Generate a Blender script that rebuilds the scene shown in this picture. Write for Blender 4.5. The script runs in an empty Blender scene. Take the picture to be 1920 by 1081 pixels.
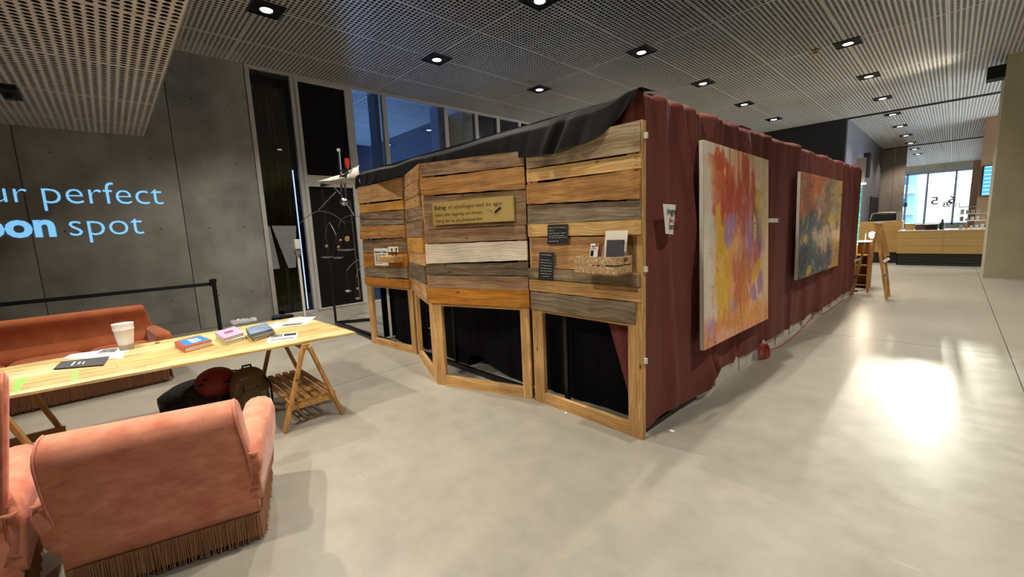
import bpy, bmesh, math, random
import numpy as np
from mathutils import Matrix, Vector
random.seed(7); rng = np.random.default_rng(7)
sc = bpy.context.scene
COL = sc.collection
# ------------------------------------------------------------------ camera (solved from the vanishing points)
F = 784.937
CR = Vector((0.6930926, 0.7195507, -0.0432359)); CU = Vector((-0.0702485, 0.1271158, 0.9893972)); CF = Vector((-0.7174174, 0.6827066, -0.1386504))
H = 1.62
cam_d = bpy.data.cameras.new('camera'); cam = bpy.data.objects.new('camera', cam_d); COL.objects.link(cam)
cam_d.sensor_width = 36; cam_d.sensor_fit = 'HORIZONTAL'; cam_d.lens = F/1920*36; cam_d.clip_end = 300; cam_d.clip_start = .05
cam.matrix_world = Matrix(((CR.x, CU.x, -CF.x, 0), (CR.y, CU.y, -CF.y, 0), (CR.z, CU.z, -CF.z, H), (0, 0, 0, 1)))
sc.camera = cam
# ------------------------------------------------------------------ exposure, world, sun
vs = sc.view_settings; vs.view_transform = 'Standard'; vs.look = 'None'; vs.gamma = 1; vs.exposure = 0.0; vs.use_curve_mapping = False
SPOT_W = 395; DROP_W = 200; SUN_W = 2.8; SKY = 6.5; BLUE_W = 330; FILL_W = 0
w = bpy.data.worlds.new('world'); sc.world = w; w.use_nodes = True
bgn = w.node_tree.nodes['Background']; bgn.inputs[0].default_value = (.80, .90, 1.0, 1); bgn.inputs[1].default_value = SKY
sd = bpy.data.lights.new('sun', 'SUN'); sun = bpy.data.objects.new('sun', sd); COL.objects.link(sun)
sd.energy = SUN_W; sd.color = (1, .88, .70); sd.angle = math.radians(.55)
SAZ = -.030; SEL = math.radians(5.85)
sun.rotation_mode = 'QUATERNION'
sun.rotation_quaternion = Vector((SAZ*math.cos(SEL), math.cos(SEL), math.sin(SEL))).to_track_quat('Z', 'Y')
sun.location = (-2, 70, 12)
# ------------------------------------------------------------------ picture point -> true plane helpers (numbers only, used for sizes)
def ray(x, y): return CF + (x-960)/F*CR - (y-540.5)/F*CU
def gz(x, y, z=0.):
    d = ray(x, y); t = (z-H)/d.z; return Vector((0, 0, H)) + t*d
def gx(x, y, X):
    d = ray(x, y); return Vector((0, 0, H)) + (X/d.x)*d
def gy(x, y, Y):
    d = ray(x, y); return Vector((0, 0, H)) + (Y/d.y)*d
def plane_sz(x, y, P, Q):
    P = Vector(P[:2]); Q = Vector(Q[:2]); t = (Q-P).normalized(); n = Vector((-t.y, t.x)); d = ray(x, y)
    k = n.dot(P)/(n.x*d.x+n.y*d.y); wv = Vector((0, 0, H)) + k*d
    return ((wv.xy-P).dot(t), wv.z)
# ------------------------------------------------------------------ materials
def nd(nt, t, **kw):
    n = nt.nodes.new(t)
    for k, v in kw.items(): setattr(n, k, v)
    return n
def srgb(h):
    if isinstance(h, str):
        h = h.lstrip('#'); c = [int(h[i:i+2], 16)/255 for i in (0, 2, 4)]
    else: c = list(h)
    return tuple((x/12.92 if x <= .04045 else ((x+.055)/1.055)**2.4) for x in c) + (1,)
def mat(name, c1, c2=None, rough=.6, metal=0, scale=(5, 5, 5), detail=4, bump=0, bscale=None, emit=0, emit_c=None, spec=.5, contrast=(.3, .7), rnd=0, c3=None, alpha=None, trans=0, sheen=0, bdist=.004, rvar=0):
    m = bpy.data.materials.new(name); m.use_nodes = True; nt = m.node_tree
    b = nt.nodes['Principled BSDF']; L = nt.links.new
    b.inputs['Roughness'].default_value = rough; b.inputs['Metallic'].default_value = metal
    b.inputs['Specular IOR Level'].default_value = spec
    if sheen: b.inputs['Sheen Weight'].default_value = sheen; b.inputs['Sheen Roughness'].default_value = .4
    if trans: b.inputs['Transmission Weight'].default_value = trans
    if alpha is not None: b.inputs['Alpha'].default_value = alpha
    c1 = srgb(c1); c2 = srgb(c2) if c2 else c1
    tc = nd(nt, 'ShaderNodeTexCoord'); mp = nd(nt, 'ShaderNodeMapping'); mp.inputs['Scale'].default_value = scale
    oi = nd(nt, 'ShaderNodeObjectInfo'); va = nd(nt, 'ShaderNodeVectorMath', operation='ADD'); vm = nd(nt, 'ShaderNodeMath', operation='MULTIPLY'); vm.inputs[1].default_value = 37
    L(oi.outputs['Random'], vm.inputs[0]); L(tc.outputs['Object'], mp.inputs['Vector']); L(mp.outputs[0], va.inputs[0]); L(vm.outputs[0], va.inputs[1])
    no = nd(nt, 'ShaderNodeTexNoise'); no.inputs['Scale'].default_value = 1; no.inputs['Detail'].default_value = detail; no.inputs['Roughness'].default_value = .6
    L(va.outputs[0], no.inputs['Vector'])
    cr = nd(nt, 'ShaderNodeValToRGB'); cr.color_ramp.elements[0].position = contrast[0]; cr.color_ramp.elements[1].position = contrast[1]
    cr.color_ramp.elements[0].color = c1; cr.color_ramp.elements[1].color = c2
    if c3:
        e = cr.color_ramp.elements.new((contrast[0]+contrast[1])/2); e.color = srgb(c3)
    L(no.outputs['Fac'], cr.inputs[0])
    L(cr.outputs[0], b.inputs['Base Color'])
    if rvar:
        mr = nd(nt, 'ShaderNodeMapRange'); mr.inputs['To Min'].default_value = rough-rvar; mr.inputs['To Max'].default_value = rough+rvar
        L(no.outputs['Fac'], mr.inputs['Value']); L(mr.outputs[0], b.inputs['Roughness'])
    if bump:
        n2 = nd(nt, 'ShaderNodeTexNoise'); n2.inputs['Detail'].default_value = 5; n2.inputs['Scale'].default_value = 1
        m2 = nd(nt, 'ShaderNodeMapping'); m2.inputs['Scale'].default_value = bscale or tuple(s*4 for s in scale)
        L(tc.outputs['Object'], m2.inputs['Vector']); L(m2.outputs[0], n2.inputs['Vector'])
        bp = nd(nt, 'ShaderNodeBump'); bp.inputs['Strength'].default_value = bump; bp.inputs['Distance'].default_value = bdist
        L(n2.outputs['Fac'], bp.inputs['Height']); L(bp.outputs[0], b.inputs['Normal'])
    if emit:
        b.inputs['Emission Color'].default_value = srgb(emit_c) if emit_c else c1; b.inputs['Emission Strength'].default_value = emit
    return m
def wood(name, c1, c2, c3=None, rough=.6, grain=26, bump=.4, knots=True, dark='#4a2f18', stain=0, ax='x'):
    """wood grain running along local X"""
    m = bpy.data.materials.new(name); m.use_nodes = True; nt = m.node_tree; L = nt.links.new
    b = nt.nodes['Principled BSDF']; b.inputs['Roughness'].default_value = rough; b.inputs['Specular IOR Level'].default_value = .3
    tc = nd(nt, 'ShaderNodeTexCoord'); oi = nd(nt, 'ShaderNodeObjectInfo'); mu = nd(nt, 'ShaderNodeMath', operation='MULTIPLY'); mu.inputs[1].default_value = 53
    va = nd(nt, 'ShaderNodeVectorMath', operation='ADD'); L(oi.outputs['Random'], mu.inputs[0]); L(tc.outputs['Object'], va.inputs[0]); L(mu.outputs[0], va.inputs[1])
    # gentle warp
    wn = nd(nt, 'ShaderNodeTexNoise'); wn.inputs['Scale'].default_value = 2.2; wn.inputs['Detail'].default_value = 2; L(va.outputs[0], wn.inputs['Vector'])
    ws = nd(nt, 'ShaderNodeVectorMath', operation='SCALE'); ws.inputs['Scale'].default_value = .10; L(wn.outputs['Color'], ws.inputs[0])
    wa = nd(nt, 'ShaderNodeVectorMath', operation='ADD'); L(va.outputs[0], wa.inputs[0]); L(ws.outputs[0], wa.inputs[1])
    mp = nd(nt, 'ShaderNodeMapping'); mp.inputs['Scale'].default_value = (1.6, grain, grain) if ax == 'x' else (grain, grain, 1.6); L(wa.outputs[0], mp.inputs['Vector'])
    no = nd(nt, 'ShaderNodeTexNoise'); no.inputs['Scale'].default_value = 1; no.inputs['Detail'].default_value = 5; no.inputs['Roughness'].default_value = .62; L(mp.outputs[0], no.inputs['Vector'])
    cr = nd(nt, 'ShaderNodeValToRGB'); cr.color_ramp.elements[0].position = .30; cr.color_ramp.elements[1].position = .68
    cr.color_ramp.elements[0].color = srgb(c1); cr.color_ramp.elements[1].color = srgb(c2)
    if c3: e = cr.color_ramp.elements.new(.5); e.color = srgb(c3)
    L(no.outputs['Fac'], cr.inputs[0]); out = cr.outputs[0]
    # cathedral growth rings and broad tone drift
    wvt = nd(nt, 'ShaderNodeTexWave', wave_type='RINGS', rings_direction='X'); wvt.inputs['Scale'].default_value = 3.2; wvt.inputs['Distortion'].default_value = 7; wvt.inputs['Detail'].default_value = 3; wvt.inputs['Detail Scale'].default_value = 1.4
    wm = nd(nt, 'ShaderNodeMapping'); wm.inputs['Scale'].default_value = (.35, 2.6, 4.2) if ax == 'x' else (4.2, 2.6, .35); L(wa.outputs[0], wm.inputs['Vector']); L(wm.outputs[0], wvt.inputs['Vector'])
    wr_ = nd(nt, 'ShaderNodeMapRange'); wr_.inputs['To Min'].default_value = .86; wr_.inputs['To Max'].default_value = 1.07; L(wvt.outputs['Fac'], wr_.inputs['Value'])
    bn_ = nd(nt, 'ShaderNodeTexNoise'); bn_.inputs['Scale'].default_value = 3.4; bn_.inputs['Detail'].default_value = 4; L(va.outputs[0], bn_.inputs['Vector'])
    br_ = nd(nt, 'ShaderNodeMapRange'); br_.inputs['From Min'].default_value = .3; br_.inputs['From Max'].default_value = .7; br_.inputs['To Min'].default_value = .78; br_.inputs['To Max'].default_value = 1.14; L(bn_.outputs['Fac'], br_.inputs['Value'])
    mm_ = nd(nt, 'ShaderNodeMath', operation='MULTIPLY'); L(wr_.outputs[0], mm_.inputs[0]); L(br_.outputs[0], mm_.inputs[1])
    sc_ = nd(nt, 'ShaderNodeVectorMath', operation='SCALE'); L(out, sc_.inputs[0]); L(mm_.outputs[0], sc_.inputs['Scale']); out = sc_.outputs[0]
    if knots:
        vo = nd(nt, 'ShaderNodeTexVoronoi'); vo.inputs['Scale'].default_value = 1
        mk = nd(nt, 'ShaderNodeMapping'); mk.inputs['Scale'].default_value = (3.6, 3.6, 8); L(va.outputs[0], mk.inputs['Vector']); L(mk.outputs[0], vo.inputs['Vector'])
        kr = nd(nt, 'ShaderNodeValToRGB'); kr.color_ramp.elements[0].position = .03; kr.color_ramp.elements[1].position = .11
        kr.color_ramp.elements[0].color = (1, 1, 1, 1); kr.color_ramp.elements[1].color = (0, 0, 0, 1); L(vo.outputs['Distance'], kr.inputs[0])
        mx = nd(nt, 'ShaderNodeMix', data_type='RGBA'); L(kr.outputs[0], mx.inputs['Factor']); L(out, mx.inputs['A']); mx.inputs['B'].default_value = srgb(dark); out = mx.outputs['Result']
    if stain:
        sn = nd(nt, 'ShaderNodeTexNoise'); sn.inputs['Scale'].default_value = 4.5; sn.inputs['Detail'].default_value = 6; L(va.outputs[0], sn.inputs['Vector'])
        sr = nd(nt, 'ShaderNodeValToRGB'); sr.color_ramp.elements[0].position = .5; sr.color_ramp.elements[1].position = .68
        sr.color_ramp.elements[1].color = (stain, stain, stain, 1); sr.color_ramp.elements[0].color = (0, 0, 0, 1); L(sn.outputs['Fac'], sr.inputs[0])
        mx = nd(nt, 'ShaderNodeMix', data_type='RGBA'); L(sr.outputs[0], mx.inputs['Factor']); L(out, mx.inputs['A']); mx.inputs['B'].default_value = srgb('#2e2620'); out = mx.outputs['Result']
    L(out, b.inputs['Base Color'])
    bp = nd(nt, 'ShaderNodeBump'); bp.inputs['Strength'].default_value = bump; bp.inputs['Distance'].default_value = .003; L(no.outputs['Fac'], bp.inputs['Height']); L(bp.outputs[0], b.inputs['Normal'])
    return m
def vcol_mat(name, rough=.6, bump=.3):
    m = bpy.data.materials.new(name); m.use_nodes = True; nt = m.node_tree; b = nt.nodes['Principled BSDF']; b.inputs['Roughness'].default_value = rough
    a = nd(nt, 'ShaderNodeAttribute', attribute_name='paint'); nt.links.new(a.outputs['Color'], b.inputs['Base Color'])
    n2 = nd(nt, 'ShaderNodeTexNoise'); n2.inputs['Scale'].default_value = 60; bp = nd(nt, 'ShaderNodeBump'); bp.inputs['Strength'].default_value = bump; bp.inputs['Distance'].default_value = .004
    nt.links.new(n2.outputs['Fac'], bp.inputs['Height']); nt.links.new(bp.outputs[0], b.inputs['Normal'])
    return m
M = {}
M['ceil'] = mat('perforated_metal', '#d6d3cd', '#dfdcd6', rough=.4, metal=.25, scale=(.8, .8, .8))
M['void'] = mat('black_void', '#060606', rough=.95, spec=.1)
M['black'] = mat('black_matte', '#101011', '#161617', rough=.6, spec=.3)
M['blackmetal'] = mat('black_metal', '#0e0e10', '#151517', rough=.4)
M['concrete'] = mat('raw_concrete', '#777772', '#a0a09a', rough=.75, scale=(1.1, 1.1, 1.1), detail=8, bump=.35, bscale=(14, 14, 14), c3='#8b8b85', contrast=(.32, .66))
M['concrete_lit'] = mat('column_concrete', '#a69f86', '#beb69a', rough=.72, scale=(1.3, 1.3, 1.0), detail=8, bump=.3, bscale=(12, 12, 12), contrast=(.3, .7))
M['alu'] = mat('grey_window_frame', '#8c8984', '#97948f', rough=.4, metal=.3)
M['white'] = mat('white_paint', '#e8e6e0', rough=.5)
M['paper'] = mat('paper', '#eceae6', rough=.7)
M['steel'] = mat('brushed_steel', '#a9a9a8', '#c2c2c0', rough=.28, metal=1)
M['darkwall'] = mat('dark_blue_black_wall', '#17171b', '#1f1f25', rough=.42, scale=(.8, .8, .8))
M['pine'] = wood('pine', '#b08550', '#d9b47c', '#c79c62', rough=.55)
M['pine_light'] = wood('light_pine', '#bf965a', '#e2c184', '#d1aa6c', rough=.55)
M['table'] = wood('pale_spruce_board', '#b89c5e', '#e9dcae', '#dccb96', rough=.45, grain=30, bump=.15, knots=False)
M['table2'] = wood('yellow_spruce_board', '#a98a4c', '#dcc788', '#cbb374', rough=.45, grain=34, bump=.15, dark='#a98d4f')
M['orange'] = wood('orange_stained_plank', '#97601f', '#cb8b38', '#b2742a', rough=.5)
M['amber'] = wood('amber_plank', '#ac7a32', '#dba752', '#c58e40', rough=.5)
M['honey'] = wood('honey_plank', '#8a5f33', '#c8985a', '#aa7c47', rough=.6)
M['tan'] = wood('tan_plank', '#9c7448', '#cfa875', '#b68c5c', rough=.6)
M['brown'] = wood('weathered_brown_plank', '#6b543c', '#a88c6c', '#8b7054', rough=.75, stain=.35)
M['brown2'] = wood('rosy_brown_plank', '#75593f', '#ab8d6c', '#917459', rough=.75)
M['grey'] = wood('weathered_grey_plank', '#665948', '#a29178', '#857661', rough=.8, bump=.7, grain=34)
M['darkgrey'] = wood('dark_weathered_plank', '#4a3e2f', '#85745b', '#665946', rough=.8, bump=.7, grain=34)
M['rough'] = wood('rough_sawn_plank', '#7c6a4e', '#c0af8f', '#a08e6f', rough=.85, bump=1.0, grain=18, stain=.25)
M['stained'] = wood('black_stained_plank', '#75634a', '#ab987b', '#8d7b60', rough=.8, stain=.9)
M['whitewood'] = wood('white_painted_plank', '#cfc4ae', '#e2d9c6', '#dad0bc', rough=.7, grain=12, knots=False, stain=.12)
M['osb'] = mat('chipboard', '#c9a878', '#e3cda4', rough=.7, scale=(60, 60, 60), detail=3, c3='#a98556', contrast=(.35, .62))
M['table3'] = wood('warm_spruce_board', '#a8854c', '#d9bd85', '#c9a86c', rough=.45, grain=34, bump=.15, dark='#8d6d3c')
M['trestle'] = wood('trestle_pine', '#9c733f', '#c3975c', '#b0844c', rough=.5)
M['trestle_v'] = wood('trestle_pine_upright', '#9c733f', '#c3975c', '#b0844c', rough=.5, ax='z')
M['maroon'] = mat('maroon_wool_curtain', '#673a36', '#794640', rough=.95, scale=(6, 6, 2), bump=.2, bscale=(300, 300, 300), spec=.08, sheen=.08, bdist=.001)
M['blackcloth'] = mat('black_satin_cloth', '#0b0b0c', '#111213', rough=.62, scale=(5, 5, 5), spec=.22)
M['blackdrape'] = mat('black_molton_cloth', '#0b0b0d', '#131316', rough=.95, spec=.1)
M['whitecloth'] = mat('off_white_cloth', '#cfcabd', '#e4e0d4', rough=.8, scale=(8, 8, 8))
M['velvet'] = mat('coral_velvet', '#c4745c', '#e49c81', rough=.85, scale=(9, 9, 16), detail=8, bump=.5, bscale=(120, 120, 120), spec=.2, sheen=.3, bdist=.0015)
M['velvet2'] = mat('rust_velvet', '#98502f', '#b06540', rough=.85, scale=(5, 5, 5), detail=5, bump=.2, bscale=(160, 160, 160), spec=.2, sheen=.2, bdist=.0015)
M['fringe'] = mat('brown_fringe', '#94684a', '#b58a68', rough=.8, scale=(60, 60, 4))
M['fringe2'] = mat('rust_fringe', '#66402a', '#8a5c3e', rough=.8, scale=(60, 60, 4))
M['blackband'] = mat('black_webbing', '#121213', rough=.8)
M['glassblue'] = None
def glass(name, tint, rough=.0, tr=.85):
    m = bpy.data.materials.new(name); m.use_nodes = True; nt = m.node_tree; nt.nodes.clear(); L = nt.links.new
    o = nd(nt, 'ShaderNodeOutputMaterial'); t = nd(nt, 'ShaderNodeBsdfTransparent'); t.inputs[0].default_value = srgb(tint)
    g = nd(nt, 'ShaderNodeBsdfGlossy'); g.inputs['Roughness'].default_value = .02; fr = nd(nt, 'ShaderNodeFresnel'); fr.inputs[0].default_value = 1.5
    mx = nd(nt, 'ShaderNodeMixShader'); L(fr.outputs[0], mx.inputs[0]); L(t.outputs[0], mx.inputs[1]); L(g.outputs[0], mx.inputs[2]); L(mx.outputs[0], o.inputs[0])
    return m
M['glass'] = glass('window_glass', '#e8eef0')
def emis(name, c, s): return mat(name, c, rough=.5, emit=s)
M['lamp'] = emis('lamp_glow', '#fff6e6', 14)
# ------------------------------------------------------------------ mesh builder
class MB:
    def __init__(s): s.v = []; s.f = []
    def add(s, vs, fs):
        k = len(s.v); s.v += [tuple(p) for p in vs]; s.f += [tuple(i+k for i in f) for f in fs]; return s
    def box(s, x0, x1, y0, y1, z0, z1, Mx=None):
        vs = [Vector(p) for p in ((x0, y0, z0), (x1, y0, z0), (x1, y1, z0), (x0, y1, z0), (x0, y0, z1), (x1, y0, z1), (x1, y1, z1), (x0, y1, z1))]
        if Mx is not None: vs = [Mx @ p for p in vs]
        return s.add(vs, [(0, 3, 2, 1), (4, 5, 6, 7), (0, 1, 5, 4), (1, 2, 6, 5), (2, 3, 7, 6), (3, 0, 4, 7)])
    def bar(s, a, b, w, d=None, up=(0, 0, 1)):
        """rectangular bar from a to b, section w x d"""
        a = Vector(a); b = Vector(b); d = d or w; t = (b-a).normalized(); u = Vector(up)
        if abs(t.dot(u)) > .98: u = Vector((0, 1, 0))
        x = t.cross(u).normalized(); y = x.cross(t).normalized(); vs = []
        for p in (a, b):
            for i, j in ((-1, -1), (1, -1), (1, 1), (-1, 1)): vs.append(p + x*(i*w/2) + y*(j*d/2))
        return s.add(vs, [(0, 1, 2, 3), (7, 6, 5, 4), (0, 4, 5, 1), (1, 5, 6, 2), (2, 6, 7, 3), (3, 7, 4, 0)])
    def prism(s, poly, d, o=(0, 0, 0), ax='y'):
        """poly in (a,b); extruded from 0 to d along ax; ax y: (a,b)->(x,z)"""
        n = len(poly); vs = []
        for e in (0, d):
            for a, b in poly:
                p = {'y': (a, e, b), 'x': (e, a, b), 'z': (a, b, e)}[ax]; vs.append((p[0]+o[0], p[1]+o[1], p[2]+o[2]))
        fs = [tuple(range(n)), tuple(range(2*n-1, n-1, -1))] + [(i, i+n, (i+1) % n+n, (i+1) % n) for i in range(n)]
        return s.add(vs, fs)
    def tube(s, pts, r, n=8, closed=False):
        pts = [Vector(p) for p in pts]; m = len(pts); rs = r if isinstance(r, (list, tuple)) else [r]*m; vs = []; prev = None
        for i, p in enumerate(pts):
            t = (pts[(i+1) % m]-pts[i-1]) if closed else (pts[min(i+1, m-1)]-pts[max(i-1, 0)])
            t.normalize()
            if prev is None:
                u = Vector((0, 0, 1)) if abs(t.z) < .9 else Vector((1, 0, 0)); x = t.cross(u).normalized()
            else: x = (prev - t*prev.dot(t)).normalized()
            prev = x; y = t.cross(x)
            for k in range(n):
                a = 2*math.pi*k/n; vs.append(p + (x*math.cos(a)+y*math.sin(a))*rs[i])
        fs = []
        for i in range(m if closed else m-1):
            j = (i+1) % m
            for k in range(n): fs.append((i*n+k, i*n+(k+1) % n, j*n+(k+1) % n, j*n+k))
        if not closed: fs += [tuple(range(n-1, -1, -1)), tuple((m-1)*n+k for k in range(n))]
        return s.add(vs, fs)
    def lathe(s, prof, n=20, o=(0, 0, 0)):
        vs = []; m = len(prof)
        for r, z in prof:
            for k in range(n):
                a = 2*math.pi*k/n; vs.append((o[0]+r*math.cos(a), o[1]+r*math.sin(a), o[2]+z))
        fs = [(i*n+k, i*n+(k+1) % n, (i+1)*n+(k+1) % n, (i+1)*n+k) for i in range(m-1) for k in range(n)]
        if prof[0][0] > 1e-5: fs.append(tuple(range(n-1, -1, -1)))
        if prof[-1][0] > 1e-5: fs.append(tuple((m-1)*n+k for k in range(n)))
        return s.add(vs, fs)
    def grid(s, P, closed_u=False):
        """P: array (a,b,3)"""
        a, b = P.shape[:2]; vs = [tuple(p) for p in P.reshape(-1, 3).tolist()]
        fs = [(i*b+j, i*b+j+1, ((i+1) % a)*b+j+1, ((i+1) % a)*b+j) for i in range(a if closed_u else a-1) for j in range(b-1)]
        return s.add(vs, fs)
    def sweep(s, sections, closed=True, cap=True):
        """list of rings with equal counts"""
        n = len(sections[0]); vs = [p for r in sections for p in r]; m = len(sections)
        fs = [(i*n+k, i*n+(k+1) % n, (i+1)*n+(k+1) % n, (i+1)*n+k) for i in range(m-1) for k in range(n if closed else n-1)]
        if cap: fs += [tuple(range(n-1, -1, -1)), tuple((m-1)*n+k for k in range(n))]
        return s.add(vs, fs)
    def mesh(s, name, m, smooth=False, fix=True):
        me = bpy.data.meshes.new(name); me.from_pydata([tuple(p) for p in s.v], [], s.f); me.update()
        if fix:
            bm = bmesh.new(); bm.from_mesh(me); bmesh.ops.recalc_face_normals(bm, faces=bm.faces); bm.to_mesh(me); bm.free()
        if m is not None: me.materials.append(m)
        if smooth:
            me.polygons.foreach_set('use_smooth', [True]*len(me.polygons))
            if smooth != 'all':
                try: me.set_sharp_from_angle(angle=math.radians(38))
                except Exception: pass
        return me
    def build(s, name, m, parent=None, smooth=False, label=None, world=False, kind=None, bevel=0, fix=True):
        if world and parent is not None:
            inv = parent.matrix_basis.inverted(); s.v = [tuple(inv @ Vector(p)) for p in s.v]
        o = bpy.data.objects.new(name, s.mesh(name, m, smooth, fix)); COL.objects.link(o)
        if parent is not None: o.parent = parent
        if label: o['label'] = label
        if kind: o['kind'] = kind
        if bevel:
            b = o.modifiers.new('bevel', 'BEVEL'); b.width = bevel; b.segments = 2; b.limit_method = 'ANGLE'
        return o
def tag(o, label=None, cat=None, group=None, kind=None):
    if label: o['label'] = label
    if cat: o['category'] = cat
    if group: o['group'] = group
    if kind: o['kind'] = kind
    return o
def thing(name, label, cat, loc=(0, 0, 0), rotz=0, group=None, kind=None):
    o = bpy.data.objects.new(name, None); COL.objects.link(o); o.location = loc; o.rotation_euler = (0, 0, rotz)
    o.empty_display_size = .1; o.matrix_basis = Matrix.Translation(Vector(loc)) @ Matrix.Rotation(rotz, 4, 'Z')
    return tag(o, label, cat, group, kind)
def one(mb, name, label, cat, m, loc=(0, 0, 0), smooth=False, group=None, bevel=0):
    """a thing of one mesh given in world coordinates"""
    l = Vector(loc); mb.v = [tuple(Vector(p)-l) for p in mb.v]
    o = mb.build(name, m, None, smooth, bevel=bevel); o.location = l; return tag(o, label, cat, group)
def copy_tree(o, parent=None):
    c = o.copy(); COL.objects.link(c); c.parent = parent
    for ch in list(o.children): copy_tree(ch, c)
    return c
def text_mesh(name, body, m, parent, Mx, width=None, height=None, size=1, align='LEFT', bold=0, extrude=.0015, shear=0, world=True, spacing=1):
    cu = bpy.data.curves.new(name, 'FONT'); cu.body = body; cu.size = size; cu.align_x = align; cu.extrude = extrude; cu.offset = bold; cu.shear = shear; cu.resolution_u = 3; cu.space_character = spacing
    t = bpy.data.objects.new(name, cu); COL.objects.link(t); bpy.context.view_layer.update()
    dg = bpy.context.evaluated_depsgraph_get(); me = bpy.data.meshes.new_from_object(t.evaluated_get(dg)); bpy.data.objects.remove(t)
    if not len(me.vertices): return None
    co = np.array([v.co[:] for v in me.vertices]); sx = sy = 1
    w0 = co[:, 0].max()-co[:, 0].min()
    if width: sx = sy = width/w0
    if height: sy = height/(co[:, 1].max()-co[:, 1].min())
    if align == 'LEFT': ox = co[:, 0].min()
    elif align == 'RIGHT': ox = co[:, 0].max()
    else: ox = (co[:, 0].max()+co[:, 0].min())/2
    for v in me.vertices: v.co = Mx @ Vector(((v.co.x-ox)*sx, v.co.y*sy, v.co.z))
    if world and parent is not None: me.transform(parent.matrix_basis.inverted())
    me.name = name; me.materials.clear(); me.materials.append(m)
    o = bpy.data.objects.new(name, me); COL.objects.link(o)
    if parent is not None: o.parent = parent
    return o
def frame_mx(o, ex, ey):
    ex = Vector(ex).normalized(); ey = Vector(ey).normalized(); ez = ex.cross(ey)
    return Matrix(((ex.x, ey.x, ez.x, o[0]), (ex.y, ey.y, ez.y, o[1]), (ex.z, ey.z, ez.z, o[2]), (0, 0, 0, 1)))
def vnoise(x, seed=0):
    """smooth 1-d value noise"""
    r = np.random.default_rng(seed).random(512)*2-1; x = np.asarray(x, float)+100; i = np.floor(x).astype(int); t = x-i; t = t*t*(3-2*t)
    return r[i % 512]*(1-t)+r[(i+1) % 512]*t
def vnoise2(x, y, seed=0):
    r = np.random.default_rng(seed).random((256, 256)); x = np.asarray(x, float)+50; y = np.asarray(y, float)+50
    i = np.floor(x).astype(int); j = np.floor(y).astype(int); t = x-i; u = y-j; t = t*t*(3-2*t); u = u*u*(3-2*u); i %= 255; j %= 255
    return (r[i, j]*(1-t)+r[i+1, j]*t)*(1-u)+(r[i, j+1]*(1-t)+r[i+1, j+1]*t)*u
def fbm(x, y, seed=0, o=4):
    s = 0; a = .5
    for k in range(o): s = s+a*vnoise2(x*2**k, y*2**k, seed+k); a *= .5
    return s/(1-.5**o)
# ================================================================== STRUCTURE
WX = -9.65; CZ = 5.0; DZ = 3.46
# ---- floor: pale polished concrete
def floor_mat():
    m = bpy.data.materials.new('polished_concrete_floor'); m.use_nodes = True; nt = m.node_tree; L = nt.links.new; b = nt.nodes['Principled BSDF']
    tc = nd(nt, 'ShaderNodeTexCoord')
    def noise(s, d, r=.6, dist=0):
        n = nd(nt, 'ShaderNodeTexNoise'); n.inputs['Scale'].default_value = s; n.inputs['Detail'].default_value = d; n.inputs['Roughness'].default_value = r; n.inputs['Distortion'].default_value = dist; L(tc.outputs['Object'], n.inputs['Vector']); return n
    a = noise(.55, 6, .55, .4); r = nd(nt, 'ShaderNodeValToRGB'); r.color_ramp.elements[0].position = .28; r.color_ramp.elements[1].position = .74
    r.color_ramp.elements[0].color = srgb('#949085'); r.color_ramp.elements[1].color = srgb('#a9a498'); L(a.outputs['Fac'], r.inputs[0])
    c = noise(5, 8, .65); r2 = nd(nt, 'ShaderNodeValToRGB'); r2.color_ramp.elements[0].position = .3; r2.color_ramp.elements[1].position = .75
    r2.color_ramp.elements[0].color = (.86, .86, .86, 1); r2.color_ramp.elements[1].color = (1.08, 1.08, 1.07, 1); L(c.outputs['Fac'], r2.inputs[0])
    mx = nd(nt, 'ShaderNodeMix', data_type='RGBA', blend_type='MULTIPLY'); mx.inputs['Factor'].default_value = 1; L(r.outputs[0], mx.inputs['A']); L(r2.outputs[0], mx.inputs['B'])
    # scratches
    wv = nd(nt, 'ShaderNodeTexNoise'); mp = nd(nt, 'ShaderNodeMapping'); mp.inputs['Scale'].default_value = (2.2, 60, 1); mp.inputs['Rotation'].default_value = (0, 0, .9); L(tc.outputs['Object'], mp.inputs['Vector']); L(mp.outputs[0], wv.inputs['Vector']); wv.inputs['Scale'].default_value = 1; wv.inputs['Detail'].default_value = 4
    sr = nd(nt, 'ShaderNodeValToRGB'); sr.color_ramp.elements[0].position = .70; sr.color_ramp.elements[1].position = .74; L(wv.outputs['Fac'], sr.inputs[0])
    m2 = nd(nt, 'ShaderNodeMix', data_type='RGBA'); sm = nd(nt, 'ShaderNodeMath', operation='MULTIPLY'); sm.inputs[1].default_value = .35; L(sr.outputs[0], sm.inputs[0]); L(sm.outputs[0], m2.inputs['Factor']); L(mx.outputs['Result'], m2.inputs['A']); m2.inputs['B'].default_value = srgb('#cfc8ba')
    L(m2.outputs['Result'], b.inputs['Base Color'])
    rr = nd(nt, 'ShaderNodeMapRange'); rr.inputs['To Min'].default_value = .24; rr.inputs['To Max'].default_value = .42; L(c.outputs['Fac'], rr.inputs['Value']); L(rr.outputs[0], b.inputs['Roughness'])
    b.inputs['Specular IOR Level'].default_value = .55
    bp = nd(nt, 'ShaderNodeBump'); bp.inputs['Strength'].default_value = .10; bp.inputs['Distance'].default_value = .002; c2_ = noise(70, 6, .7); L(c2_.outputs['Fac'], bp.inputs['Height']); L(bp.outputs[0], b.inputs['Normal'])
    return m
M['floor'] = floor_mat()
fl = bpy.data.objects.new('floor', None); COL.objects.link(fl); fl['kind'] = 'structure'
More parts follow.
